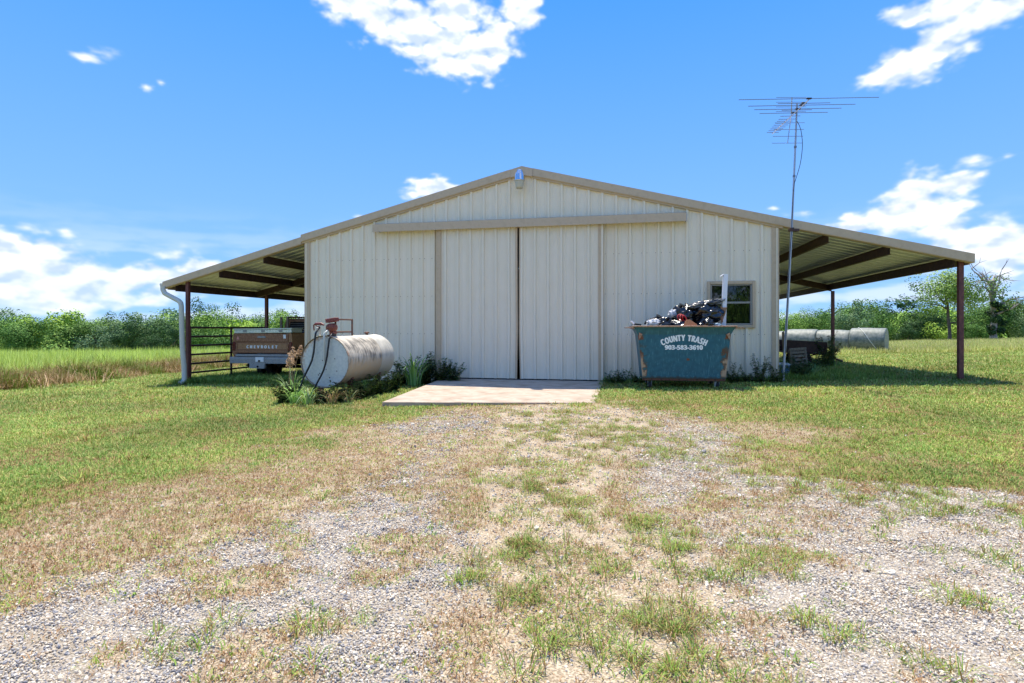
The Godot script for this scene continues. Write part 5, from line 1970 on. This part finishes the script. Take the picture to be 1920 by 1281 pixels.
func trash() -> void:
	var bagm := mat("bag_black", c8(20, 20, 23), 0.22)
	bagm.metallic_specular = 0.6
	# [name, x, y, z, radii, fold amount, seed, label]
	for b in [["trash_bag", 0.46, 1.45, -0.42, Vector3(0.32, 0.22, 0.28), 0.30, 5, "largest black trash bag heaped at the right in the dumpster"],
			["trash_bag", 0.05, 1.40, -0.38, Vector3(0.22, 0.19, 0.24), 0.34, 9, "tied black trash bag in the middle of the dumpster heap"],
			["trash_bag", -0.36, 1.235, -0.36, Vector3(0.30, 0.14, 0.28), 0.36, 14, "flattened shiny black bag at the left of the dumpster heap"],
			["trash_bag", 0.40, 1.235, -0.12, Vector3(0.20, 0.11, 0.12), 0.32, 23, "small black bag just behind the dumpster's front rim"],
			["trash_bag", 0.16, 1.17, -0.66, Vector3(0.62, 0.20, 0.28), 0.25, 31, "long black bag filling the back of the dumpster"],
			["trash_bag", -0.06, 1.21, -0.10, Vector3(0.20, 0.11, 0.12), 0.34, 37, "crumpled black bag under the red straps in the dumpster"]]:
		var st := new_st()
		lump(st, Vector3.ZERO, b[4], b[6], b[5], 8.0, b[1] * 5.0)
		# the gathered neck
		if b[6] in [5, 9, 14]:
			var t: Vector3 = Vector3(0.25 if b[6] == 5 else -0.3, 0.78, 0.15) * b[4] * 1.02
			tube(st, [t * 0.8, t * 1.15, t * 1.35 + Vector3(0.02, 0.0, 0.02), t * 1.55 + Vector3(0.05, 0.01, 0.03)], [0.055, 0.025, 0.035, 0.06], 9)
		var o := build(st, b[0], M.bag_black)
		o.position = in_bin(b[1], b[2], b[3])
		tag(o, b[7], "trash bag")
	# crumpled clear wrap over the big bag
	mat("grey_film", c8(96, 98, 102), 0.25)
	var st := new_st()
	lump(st, Vector3.ZERO, Vector3(0.30, 0.05, 0.13), 44, 0.5, 12.0)
	var film := build(st, "plastic_sheet", M.grey_film)
	film.position = in_bin(0.44, 1.645, -0.36)
	film.rotation.z = 0.22
	tag(film, "crumpled grey plastic sheet lying over the largest trash bag", "plastic sheet")
	mat("strap_red", c8(190, 34, 38), 0.5)
	var S := base("red_strap", in_bin(0.0, 1.36, -0.08))
	tag(S, "bright red tangled strap hanging between the black bags", "strap")
	for k in 3:
		st = new_st()
		var pts := []
		for i in 15:
			var t := TAU * i / 14.0
			pts.append(Vector3(-0.02 + 0.085 * cos(t) * (1.0 - 0.25 * k) + 0.02 * k, 0.0 + (0.075 - 0.015 * k) * sin(t) - 0.35 * 0.09 * cos(t), 0.02 * sin(t * 2.0 + k) + 0.012 * k))
		tube(st, pts, 0.011, 6)
		build(st, "loop", M.strap_red, S)
	mottled("card_orange", 141, Vector3(7, 7, 7), [0.0, 0.5, 1.0], [c8(176, 104, 62), c8(206, 132, 84), c8(214, 150, 104)], 0.85)
	mottled("card_brown", 142, Vector3(7, 7, 7), [0.0, 0.5, 1.0], [c8(120, 88, 64), c8(164, 124, 92), c8(186, 148, 116)], 0.85)
	st = new_st()
	slab_of(st, PackedVector2Array([Vector2(-0.12, -0.03), Vector2(-0.05, 0.085), Vector2(0.02, 0.09), Vector2(0.15, -0.01), Vector2(0.14, -0.05), Vector2(-0.12, -0.06)]), -0.006, 0.006)
	var o := build(st, "cardboard_scrap", M.card_orange)
	o.position = in_bin(0.10, 1.255, 0.045)
	o.rotation = Vector3(-0.35, 0.1, 0)
	tag(o, "orange triangular cardboard scrap at the dumpster's front rim", "cardboard")
	st = new_st()
	slab_of(st, PackedVector2Array([Vector2(-0.10, -0.26), Vector2(-0.08, 0.0), Vector2(-0.02, 0.10), Vector2(-0.04, 0.17), Vector2(0.02, 0.14), Vector2(0.09, 0.145), Vector2(0.05, -0.02), Vector2(0.0, -0.1), Vector2(0.0, -0.26)]), -0.012, 0.012)
	o = build(st, "cardboard_scrap", M.card_brown)
	o.position = in_bin(0.78, 1.44, -0.34)
	o.rotation = Vector3(-0.1, -0.25, -0.03)
	tag(o, "torn brown cardboard standing against the white gutter piece", "cardboard")
	st = new_st()
	box(st, Vector3(-0.03, -0.2, -0.012), Vector3(0.03, 0.14, 0.012), 0.003)
	o = build(st, "wood_board", M.old_wood)
	o.position = in_bin(0.70, 1.20, -0.16)
	o.rotation.z = 0.05
	tag(o, "short weathered board end beside the white gutter piece", "board")
	mat("foam_yellow", c8(232, 214, 160), 0.8)
	st = new_st()
	box(st, Vector3(-0.04, -0.035, -0.03), Vector3(0.04, 0.035, 0.03), 0.012)
	o = build(st, "foam_block", M.foam_yellow)
	o.position = in_bin(0.185, 1.60, -0.40)
	o.rotation = Vector3(0.2, 0.3, -0.5)
	tag(o, "small pale yellow foam block on top of the bags", "foam block")
	for b in [["maroon_cloth", -0.42, 1.345, -0.52, Vector3(0.10, 0.05, 0.08), 71, c8(92, 30, 40), "dark maroon cloth behind the flattened black bag", "cloth"], ["crumpled_paper", -0.52, 1.26, -0.16, Vector3(0.15, 0.07, 0.10), 72, c8(206, 206, 206), "crumpled whitish paper at the left of the dumpster heap", "paper"], ["crumpled_paper", -0.16, 1.44, -0.28, Vector3(0.09, 0.08, 0.07), 73, c8(196, 198, 202), "crumpled pale wrapper left of the tied black bag", "paper"], ["brown_paper", 0.70, 1.36, -0.22, Vector3(0.07, 0.10, 0.06), 74, c8(150, 104, 72), "crumpled brown paper beside the torn cardboard", "paper"], ["blue_tarp", 0.55, 1.22, -0.02, Vector3(0.13, 0.045, 0.07), 75, c8(112, 138, 158), "pale blue sheeting tucked in at the dumpster's right rim", "sheeting"]]:
		st = new_st()
		lump(st, Vector3.ZERO, b[4], b[5], 0.42, 10.0, b[5] * 0.7)
		var bm := mat(b[0] + str(b[5]), b[6], 0.7)
		o = build(st, b[0], bm)
		o.position = in_bin(b[1], b[2], b[3])
		tag(o, b[7], b[8])
	# white metal gutter piece standing up out of the heap
	mat("gutter_white", c8(226, 228, 236), 0.4)
	st = new_st()
	var lean := Transform3D(Basis(Vector3(0, 0, 1), -0.04), Vector3.ZERO)
	box(st, Vector3(-0.042, -0.9, -0.03), Vector3(-0.036, 0.52, 0.03), 0.001, lean)
	box(st, Vector3(-0.036, -0.9, 0.024), Vector3(0.042, 0.52, 0.03), 0.001, lean)
	box(st, Vector3(0.036, -0.9, -0.03), Vector3(0.0425, 0.515, 0.0235), 0.001, lean)
	beam(st, lean * Vector3(0.04, 0.518, 0.0), lean * Vector3(-0.04, 0.518, 0.0), 0.055, 0.005, 0.001)
	beam(st, lean * Vector3(-0.04, 0.518, 0.0), lean * Vector3(-0.10, 0.475, 0.0), 0.055, 0.005, 0.001)
	o = build(st, "gutter_piece", M.gutter_white)
	o.position = in_bin(0.84, 1.72, -0.42)
	tag(o, "white metal gutter piece standing upright in front of the window", "gutter piece")
	var K := base("paint_stick", in_bin(-0.93, 1.235, -0.05))
	tag(K, "short white tipped stick poking out over the dumpster's left rim", "stick")
	st = new_st()
	tube(st, [Vector3(-0.06, 0.075, 0), Vector3(0.0, 0.02, 0)], 0.016, 8)
	build(st, "white_tip", M.gutter_white, K)
	st = new_st()
	tube(st, [Vector3(0.0, 0.02, 0), Vector3(0.14, 0.005, -0.02)], 0.018, 8)
	build(st, "dark_end", M.black_plastic, K)


# ------------------------------------------------------------------ aerial
func antenna() -> void:
	var A := base("tv_antenna", Vector3(5.60, gh(5.6, 11.68), -11.68))
	tag(A, "tall television antenna on a slightly leaning steel mast beside the barn", "antenna")
	var g := A.position.y
	var st := new_st()
	var top := Vector3(0.29, 5.82 - g, 0)
	var pts := []
	for k in 9:
		var t := k / 8.0
		pts.append(Vector3(0.29 * t + 0.02 * sin(t * PI), (5.82 - g) * t, 0))
	tube(st, pts, [0.024, 0.024, 0.024, 0.023, 0.022, 0.021, 0.02, 0.019, 0.018], 10)
	build(st, "mast", M.mast_zinc, A)
	for t in [0.55, 0.74, 0.845]:
		st = new_st()
		var p := Vector3(0.29 * t + 0.02 * sin(t * PI), (5.82 - g) * t, 0)
		tube(st, [p - Vector3(0, 0.02, 0), p + Vector3(0, 0.02, 0)], 0.028, 10)
		build(st, "mast_joint", M.aerial_rod, A)
	st = new_st()
	box(st, Vector3(0.15, 3.19 - g, -0.09), Vector3(0.36, 3.25 - g, -0.03), 0.006)
	box(st, Vector3(0.15, 3.18 - g, -0.04), Vector3(0.22, 3.26 - g, 0.035), 0.006)
	build(st, "wall_bracket", M.red_iron, A)
	# boom runs away from the viewer, tilted and rolled a little; long rods nearest
	var roll := Basis(Vector3(0, 0, 1), 0.026) * Basis(Vector3(0, 1, 0), 0.02)
	var H := 5.62 - g
	var b0 := Vector3(0.16, H + 0.0, 0.72)
	var b1 := Vector3(0.26, H - 0.06, -1.05)
	st = new_st()
	beam(st, b0, b1, 0.022, 0.022, 0.004)
	build(st, "boom", M.mast_zinc, A)
	# [share along the boom, length]
	for e in [[0.0, 2.75], [0.12, 1.05], [0.17, 2.16], [0.27, 1.78], [0.30, 0.62], [0.38, 1.42], [0.47, 0.42], [0.56, 0.36], [0.62, 0.34], [0.68, 0.32], [0.74, 0.31], [0.80, 0.30], [0.86, 0.29], [0.92, 0.28], [0.98, 0.27]]:
		st = new_st()
		var p: Vector3 = b0.lerp(b1, e[0]) + Vector3(0, 0.018, 0)
		var d: Vector3 = roll * Vector3(e[1] / 2, 0, 0)
		tube(st, [p - d, p + d], 0.0065, 6)
		build(st, "element", M.aerial_rod, A)
		if e[1] > 1.0:
			st = new_st()
			box(st, p - Vector3(0.05, 0.012, 0.02), p + Vector3(0.05, 0.014, 0.02), 0.005)
			build(st, "insulator", M.black_plastic, A)
	# corner reflector arms with short rods
	for s in [1, -1]:
		var q0 := b0.lerp(b1, 0.45)
		var q1 := q0 + (Vector3(-0.09, 0.30, 0.22) if s > 0 else Vector3(-0.16, -0.62, 0.18))
		st = new_st()
		beam(st, q0, q1, 0.016, 0.016, 0.003)
		build(st, "reflector_arm", M.mast_zinc, A)
		for k in 4:
			st = new_st()
			var p: Vector3 = q0.lerp(q1, (k + 1) / 4.0)
			tube(st, [p - Vector3(0.32, 0, 0), p + Vector3(0.30, 0.004, 0)], 0.005, 6)
			build(st, "element", M.aerial_rod, A)
	# loose cable loop beside the mast, then taped down along it
	st = new_st()
	var curve := Curve3D.new()
	for c in [[Vector3(0.26, H - 0.18, 0.06), Vector3(0.06, -0.03, 0)], [Vector3(0.37, H - 0.52, 0.05), Vector3(0.02, -0.16, 0)], [Vector3(0.36, H - 0.95, 0.03), Vector3(-0.02, -0.16, 0)], [Vector3(0.225, 4.18 - g, 0.025), Vector3(-0.04, -0.12, 0)], [Vector3(0.15, 3.0 - g, 0.028), Vector3(-0.03, -0.3, 0)], [Vector3(0.04, 0.6, 0.028), Vector3(0, -0.3, 0)]]:
		curve.add_point(c[0], -c[1], c[1])
	var path := []
	var bl := curve.get_baked_length()
	for i in 49:
		path.append(curve.sample_baked(bl * i / 48.0))
	tube(st, path, 0.006, 6)
	build(st, "cable", M.black_rubber, A)


# ------------------------------------------------------------------ hay bales
func hay_bales() -> void:
	mottled("bale_wrap", 151, Vector3(0.9, 0.9, 0.9), [0.0, 0.3, 0.5, 0.7, 1.0], [c8(70, 78, 68), c8(98, 106, 96), c8(114, 120, 110), c8(136, 138, 128), c8(98, 92, 78)], 0.6)
	mottled("bale_end", 152, Vector3(3, 3, 3), [0.0, 0.5, 1.0], [c8(122, 128, 104), c8(158, 156, 130), c8(182, 172, 146)], 0.95)
	var says := ["round hay bale at the near right end of the bale row", "second round hay bale from the right end of the row", "third round hay bale from the right, beyond the lean-to post", "round hay bale at the far left of the row, beside the barn corner", "hay bale of the row mostly hidden behind the barn corner"]
	var a := 0.733
	var lie := Vector3(-cos(a), 0, -sin(a))
	for k in 5:
		var long := 1.5
		var p := Vector3(18.3, 0, -27.6) + lie * (0.75 + 1.52 * k)
		var r: float = 0.64 + [0.0, -0.02, 0.01, -0.03, 0.0][k]
		p.y = gh(p.x, -p.z) + r - 0.03
		var B := base("hay_bale", p, 0)
		B.basis = Basis(-lie, Vector3.UP, -lie.cross(Vector3.UP)).orthonormalized()
		tag(B, says[k], "hay bale", "row of round hay bales")
		var f := FastNoiseLite.new()
		f.seed = 160 + k
		f.frequency = 1.6
		var st := new_st()
		st.set_smooth_group(0)
		var seg := 40
		var P := []
		var prof := [[-0.755, 0.93], [-0.745, 0.965], [-0.70, 0.99], [-0.5, 1.0], [-0.25, 1.01], [0.0, 1.012], [0.25, 1.01], [0.5, 1.0], [0.70, 0.99], [0.745, 0.965], [0.755, 0.93]]
		for e in prof:
			var row := []
			for i in seg:
				var t := TAU * i / seg
				var n := f.get_noise_3d(e[0] * 1.2, cos(t) * 1.2, sin(t) * 1.2) * 0.045
				var rr: float = r * (e[1] + n)
				var y := cos(t) * rr
				y = maxf(y, -r * 0.93)
				row.append(Vector3(e[0], y, sin(t) * rr))
			P.append(row)
		for j in P.size() - 1:
			for i in seg:
				var l := (i + 1) % seg
				outward(st, [P[j][i], P[j][l], P[j + 1][l], P[j + 1][i]], Vector3(0, 0, 0))
		build(st, "net_wrap", M.bale_wrap, B)
		for s in [0, P.size() - 1]:
			st = new_st()
			st.set_smooth_group(0)
			var x := -0.75 if s == 0 else 0.75
			for i in seg:
				var l := (i + 1) % seg
				outward(st, [P[s][i], P[s][l], P[s][l] * Vector3(1, 0.5, 0.5) + Vector3(signf(x) * 0.03, 0, 0), P[s][i] * Vector3(1, 0.5, 0.5) + Vector3(signf(x) * 0.03, 0, 0)], Vector3.ZERO)
				outward(st, [P[s][i] * Vector3(1, 0.5, 0.5) + Vector3(signf(x) * 0.03, 0, 0), P[s][l] * Vector3(1, 0.5, 0.5) + Vector3(signf(x) * 0.03, 0, 0), Vector3(x * 1.055, 0, 0)], Vector3.ZERO)
			build(st, "bale_end", M.bale_end, B)
		if k == 0:
			# a loose twine drawn slantwise round the end bale
			st = new_st()
			var tw := []
			for i in 22:
				var t := lerpf(0.1, 2.6, i / 21.0)
				tw.append(Vector3(lerpf(-0.45, 0.6, i / 21.0), cos(t) * r * 1.03, sin(t) * r * 1.03))
			tube(st, tw, 0.018, 5)
			build(st, "twine", M.downspout_paint, B)


# ------------------------------------------------------------------ things under the right lean-to
func junk() -> void:
	var C := base("slatted_crate", gp(7.55, 14.8), -0.35)
	tag(C, "grey slatted wooden crate leaning beside the antenna mast", "crate")
	C.rotation.z = 0.10
	for k in 6:
		var st := new_st()
		box(st, Vector3(-0.20, 0.10 + 0.092 * k, 0.0), Vector3(0.20, 0.163 + 0.092 * k, 0.02), 0.004)
		build(st, "slat", M.old_wood, C)
	for sx in [-0.19, 0.15]:
		var st := new_st()
		box(st, Vector3(sx, 0.0, -0.04), Vector3(sx + 0.04, 0.62, -0.002), 0.004)
		build(st, "post", M.old_wood, C)
	for sz in [-0.34]:
		for k in 4:
			var st := new_st()
			box(st, Vector3(-0.20, 0.12 + 0.12 * k, sz), Vector3(0.20, 0.2 + 0.12 * k, sz + 0.018), 0.004)
			build(st, "slat", M.old_wood, C)
	for sx in [-0.2, 0.182]:
		var st := new_st()
		box(st, Vector3(sx, 0.10, -0.32), Vector3(sx + 0.018, 0.58, -0.042), 0.004)
		build(st, "side_board", M.old_wood, C)
	var st := new_st()
	var K := base("rusty_cart", gp(8.75, 17.0), -0.25)
	tag(K, "rusty dark red farm cart tilted under the right lean-to", "cart")
	box(st, Vector3(-0.62, 0.42, -0.5), Vector3(0.55, 0.47, 0.3), 0.008, Transform3D(Basis(Vector3(0, 0, 1), -0.05), Vector3.ZERO))
	build(st, "bed", M.red_iron, K)
	for z in [0.28, -0.5]:
		st = new_st()
		box(st, Vector3(-0.62, 0.47, z), Vector3(0.55, 0.80, z + 0.025), 0.006, Transform3D(Basis(Vector3(0, 0, 1), -0.05), Vector3.ZERO))
		build(st, "side_panel", M.red_iron, K)
	st = new_st()
	tube(st, [Vector3(-0.1, 0.26, 0.36), Vector3(-0.1, 0.26, -0.56)], 0.025, 8)
	tube(st, [Vector3(-0.5, 0.42, 0.0), Vector3(-0.1, 0.26, 0.0), Vector3(0.4, 0.42, 0.0)], 0.02, 6)
	tube(st, [Vector3(0.5, 0.44, -0.1), Vector3(1.1, 0.2, -0.1)], 0.03, 8)
	build(st, "axle_frame", M.rusty_iron, K)
	for z in [0.34, -0.54]:
		wheel_upright(K, Vector3(-0.1, 0.26, z))
	mat("tub_blue", c8(92, 138, 172), 0.4)
	mat("tub_grey", c8(186, 196, 204), 0.5)
	var U := base("plastic_tub", gp(6.28, 13.2), 0.2)
	tag(U, "blue plastic tub with a pale lid behind the antenna mast", "tub")
	st = new_st()
	lathe(st, [Vector2(0.0, 0.0), Vector2(0.15, 0.0), Vector2(0.165, 0.03), Vector2(0.19, 0.28), Vector2(0.205, 0.285), Vector2(0.205, 0.30)], 20)
	build(st, "tub_body", M.tub_blue, U)
	st = new_st()
	lathe(st, [Vector2(0.212, 0.29), Vector2(0.212, 0.315), Vector2(0.19, 0.33), Vector2(0.0, 0.335)], 20)
	build(st, "lid", M.tub_grey, U)
	st = new_st()
	beam(st, Vector3(0, 0.02, 0), Vector3(0.16, 1.05, -0.45), 0.10, 0.025, 0.004, Vector3(1, 0, 0))
	var o := build(st, "leaning_plank", M.old_wood)
	o.position = gp(7.2, 14.9)
	tag(o, "dark narrow plank leaning to the left of the slatted crate", "plank")


func wheel_upright(T: Node3D, at: Vector3) -> void:
	var W := holder("wheel", T)
	W.position = at
	W.rotation.y = PI / 2
	var lay := Transform3D(Basis(Vector3(0, 1, 0), Vector3(-1, 0, 0), Vector3(0, 0, 1)), Vector3.ZERO)
	var st := new_st()
	lathe(st, [Vector2(0.15, -0.05), Vector2(0.2, -0.06), Vector2(0.26, -0.035), Vector2(0.265, 0.0), Vector2(0.26, 0.035), Vector2(0.2, 0.06), Vector2(0.15, 0.05)], 22, lay)
	build(st, "tyre", M.tyre_rubber, W)
	st = new_st()
	lathe(st, [Vector2(0.0, 0.02), Vector2(0.05, 0.02), Vector2(0.15, 0.045), Vector2(0.155, -0.045), Vector2(0.05, -0.02), Vector2(0.0, -0.02)], 18, lay)
	build(st, "rim", M.rusty_iron, W)


# ------------------------------------------------------------------ weeds
func leafy(sd: int, high: float, spread: float, stems: int, leaf: float, tints: Array, called: String, at: Vector3, label: String, group := "") -> void:
	var r := RandomNumberGenerator.new()
	r.seed = sd
	var W := base(called, at)
	tag(W, label, "weed", group)
	var st := new_st()
	var P := PackedVector3Array()
	var N := PackedVector3Array()
	var C := PackedColorArray()
	for k in stems:
		var a := r.randf() * TAU
		var out := Vector3(cos(a), 0, sin(a))
		var h := high * r.randf_range(0.45, 1.0)
		var root := out * spread * 0.35 * sqrt(r.randf())
		var lean := out * spread * r.randf_range(0.2, 0.75)
		var pts := []
		for j in 6:
			var t := j / 5.0
			pts.append(root + lean * t * t + Vector3.UP * (h * t - 0.04) + Vector3(r.randfn(), 0, r.randfn()) * 0.012)
		tube(st, pts, [0.005, 0.0045, 0.004, 0.0035, 0.003, 0.0015], 5, false)
		var tone: Color = tints[r.randi() % tints.size()] * r.randf_range(0.8, 1.2)
		for j in int(14 + h * 66):
			var t := r.randf_range(0.08, 1.0)
			var i := int(t * 4.99)
			var p: Vector3 = pts[i].lerp(pts[mini(i + 1, 5)], t * 5 - i)
			var b := r.randf() * TAU
			var d := Vector3(cos(b), r.randf_range(-0.3, 0.75), sin(b)).normalized()
			var l := leaf * r.randf_range(0.55, 1.25) * (1.15 - 0.5 * t)
			var s := d.cross(Vector3.UP).normalized() * l * 0.26
			var m := p + d * l * 0.5 + Vector3.UP * l * 0.08
			var e := p + d * l - Vector3.UP * l * 0.15
			var n := s.cross(d).normalized()
			if n.y < 0:
				n = -n
			var col := tone * r.randf_range(0.8, 1.2)
			col.a = 1
			for v in [p, m + s, e, p, e, m - s]:
				P.append(v)
				N.append(n)
				C.append(col)
	build(st, "stems", M.stalk, W).name = "stem"
	var o := put(arrays(P, N, C), "foliage", M.leaf, W)
	o.set_meta("kind", "stuff")


func bladed(sd: int, high: float, n: int, wide: float, arch: float, tints: Array, heads: int, called: String, at: Vector3, label: String, group := "") -> void:
	var r := RandomNumberGenerator.new()
	r.seed = sd
	var W := base(called, at)
	tag(W, label, "weed", group)
	var P := PackedVector3Array()
	var N := PackedVector3Array()
	var C := PackedColorArray()
	for k in n:
		var a := r.randf() * TAU
		var out := Vector3(cos(a), 0, sin(a))
		var h := high * r.randf_range(0.5, 1.0)
		var root := out * (0.05 + 0.10 * high) * sqrt(r.randf())
		var bend := arch * r.randf_range(0.5, 1.3)
		var s := Vector3(-sin(a), 0, cos(a)) * wide * r.randf_range(0.7, 1.2) / 2
		var col: Color = tints[r.randi() % tints.size()] * r.randf_range(0.8, 1.2)
		col.a = 1
		var prev := root
		for j in range(1, 7):
			var t := j / 6.0
			var p := root + out * h * bend * t * t * 0.75 + Vector3.UP * h * (t - bend * 0.62 * t * t * t)
			var w0 := (1.0 - 0.9 * pow((j - 1) / 6.0, 2)) * (0.5 if j == 1 else 1.0)
			var w1 := 1.0 - 0.9 * t * t
			var nn := s.cross(p - prev).normalized()
			if nn.y < 0:
				nn = -nn
			for v in [prev - s * w0, p - s * w1, p + s * w1, prev - s * w0, p + s * w1, prev + s * w0]:
				P.append(v)
				N.append(nn)
				C.append(col)
			prev = p
	put(arrays(P, N, C), "blades", M.leaf, W).name = "blade_clump"
	for k in heads:
		var st := new_st()
		var a := r.randf() * TAU
		var out := Vector3(cos(a), 0, sin(a)) * r.randf_range(0.05, 0.25) * high
		var h := high * r.randf_range(0.95, 1.3)
		var pts := []
		for j in 6:
			var t := j / 5.0
			pts.append(out * t * t + Vector3.UP * h * t)
		tube(st, pts, [0.006, 0.005, 0.004, 0.003, 0.0025, 0.0015], 5, false)
		for j in 46:
			var t := r.randf_range(0.72, 1.0)
			var p: Vector3 = pts[4].lerp(pts[5], (t - 0.72) / 0.28) + Vector3(0, -0.02, 0)
			var b := r.randf() * TAU
			var d := Vector3(cos(b), r.randf_range(-0.4, 0.5), sin(b)) * 0.075 * (1.15 - (t - 0.72) * 2.6)
			tube(st, [p, p + d * 0.6, p + d - Vector3(0, 0.02, 0)], [0.0015, 0.006, 0.002], 4, false)
		build(st, "seed_head", M.seed, W)


func weeds() -> void:
	mat("stalk", c8(112, 124, 66), 0.8)
	mat("seed", c8(190, 158, 124), 0.9)
	var dark := [lin(112, 158, 104), lin(126, 170, 108), lin(138, 180, 114)]
	var fresh := [lin(140, 182, 90), lin(158, 196, 100), lin(124, 168, 84)]
	var dusty := [lin(140, 164, 114), lin(154, 174, 124), lin(128, 152, 106)]
	var dry := [lin(178, 150, 108), lin(160, 132, 92), lin(192, 168, 126), lin(120, 124, 70)]
	# between the tank and the sliding doors
	leafy(501, 0.74, 0.40, 22, 0.10, dark + fresh, "leafy_weed", gp(-2.42, 12.75), "dark green leafy weed against the barn's far side of the tank")
	leafy(502, 0.80, 0.40, 24, 0.10, dark + fresh, "leafy_weed", gp(-2.02, 12.95), "bushy dark weed at the foot of the tall arching grass")
	leafy(503, 0.68, 0.38, 22, 0.09, fresh + dark, "leafy_weed", gp(-1.66, 12.95), "leafy weed left of the door's left jamb")
	leafy(504, 0.74, 0.36, 20, 0.085, dark + fresh, "leafy_weed", gp(-1.36, 12.85), "upright weed bush overlapping the left sliding door")
	bladed(505, 1.3, 34, 0.034, 0.95, dark + fresh, 0, "tall_grass_weed", gp(-2.2, 12.6), "tall arching dark grass between the tank and the doors")
	leafy(506, 0.42, 0.34, 16, 0.08, dark + fresh, "leafy_weed", gp(-2.6, 11.8), "low green weed by the tank's far end")
	leafy(507, 0.45, 0.34, 18, 0.08, fresh + dark, "leafy_weed", gp(-2.62, 11.1), "spreading green weed under the tank's right flank")
	leafy(508, 0.40, 0.32, 18, 0.08, fresh + dusty, "leafy_weed", gp(-2.78, 10.4), "green weed at the near right edge of the tank")
	leafy(509, 0.52, 0.40, 22, 0.09, fresh + dark, "leafy_weed", gp(-2.5, 11.45), "thick green weed hiding the tank's far stand")
	leafy(510, 0.50, 0.38, 20, 0.09, fresh + dark, "leafy_weed", gp(-2.72, 10.75), "thick green weed hiding the tank's near stand")
	# in front of the tank
	leafy(511, 0.42, 0.32, 18, 0.085, dusty + fresh, "leafy_weed", gp(-3.0, 10.0), "dusty green weed before the tank's end plate, on the right")
	bladed(512, 0.46, 60, 0.010, 0.9, dry, 0, "dry_weed", gp(-3.10, 9.75), "straw coloured dry weed tuft before the tank")
	bladed(513, 0.40, 46, 0.010, 0.9, dry + dusty, 0, "dry_weed", gp(-2.85, 9.85), "half dry weed tuft right of the straw coloured one")
	bladed(514, 0.58, 40, 0.022, 0.9, fresh, 0, "grass_weed", gp(-3.78, 9.85), "bright green arching grass below the left hose")
	bladed(515, 0.50, 34, 0.020, 1.0, fresh + dusty, 0, "grass_weed", gp(-3.5, 9.7), "pale green arching grass where the hoses meet the ground")
	leafy(516, 0.46, 0.36, 20, 0.09, fresh, "leafy_weed", gp(-3.98, 10.0), "fresh green weed at the tank's near left corner")
	leafy(517, 0.36, 0.30, 16, 0.08, dark, "leafy_weed", gp(-3.4, 9.9), "dark low weed at the bottom of the end plate")
	bladed(518, 0.85, 20, 0.018, 0.8, fresh + dusty, 3, "seeding_grass", gp(-4.12, 10.6), "seeding grass with tan plumes left of the tank")
	bladed(519, 0.72, 16, 0.018, 1.0, dusty, 3, "seeding_grass", gp(-4.5, 11.4), "seeding grass with drooping plumes before the truck's bumper")
	# along the wall either side of the dumpster
	var k := 0
	for w in [[2.12, 12.2, 0.36, "leafy weed just right of the door's right jamb"], [2.38, 12.15, 0.40, "second small weed right of the door's right jamb"], [2.68, 12.05, 0.34, "weed in the gap beside the dumpster's left corner"], [4.62, 11.75, 0.52, "weed beside the dumpster's right corner, below the window"], [4.92, 11.7, 0.36, "low weed below the window's right half"], [5.12, 11.68, 0.66, "tall thin weed between window and barn corner"], [5.45, 11.6, 0.50, "weed at the foot of the barn's right corner trim"]]:
		leafy(530 + k, w[2], 0.26, 13, 0.065, fresh + dusty, "wall_weed", gp(w[0], w[1]), w[3], "weeds along the barn's front wall")
		k += 1
	# under the right lean-to
	leafy(551, 0.55, 0.4, 20, 0.09, dark, "leafy_weed", gp(6.35, 12.4), "dark weed right behind the antenna mast's foot")
	bladed(552, 0.62, 40, 0.016, 1.0, dark + dusty, 0, "grass_weed", gp(6.75, 12.8), "arching grey green grass right of the antenna mast")
	bladed(553, 0.6, 36, 0.016, 1.0, dark + dusty, 0, "grass_weed", gp(7.3, 13.6), "arching dark grass before the slatted crate")
	leafy(554, 0.52, 0.4, 18, 0.08, dark, "leafy_weed", gp(7.0, 14.0), "dark leafy weed at the slatted crate's left foot")
	leafy(555, 1.15, 0.42, 30, 0.085, dark + fresh, "leafy_weed", gp(9.25, 16.6), "tall bushy weed left of the far lean-to post")
	leafy(556, 0.6, 0.4, 18, 0.08, dark + fresh, "leafy_weed", gp(8.5, 15.6), "green weed in front of the rusty cart")
	leafy(557, 1.35, 0.34, 16, 0.09, dark, "leafy_weed", gp(7.3, 16.2), "tall dark weed rising above the slatted crate")
	bladed(558, 0.55, 34, 0.014, 1.1, dusty + fresh, 3, "seeding_grass", gp(9.7, 16.9), "pale seeding grass at the foot of the far lean-to post")
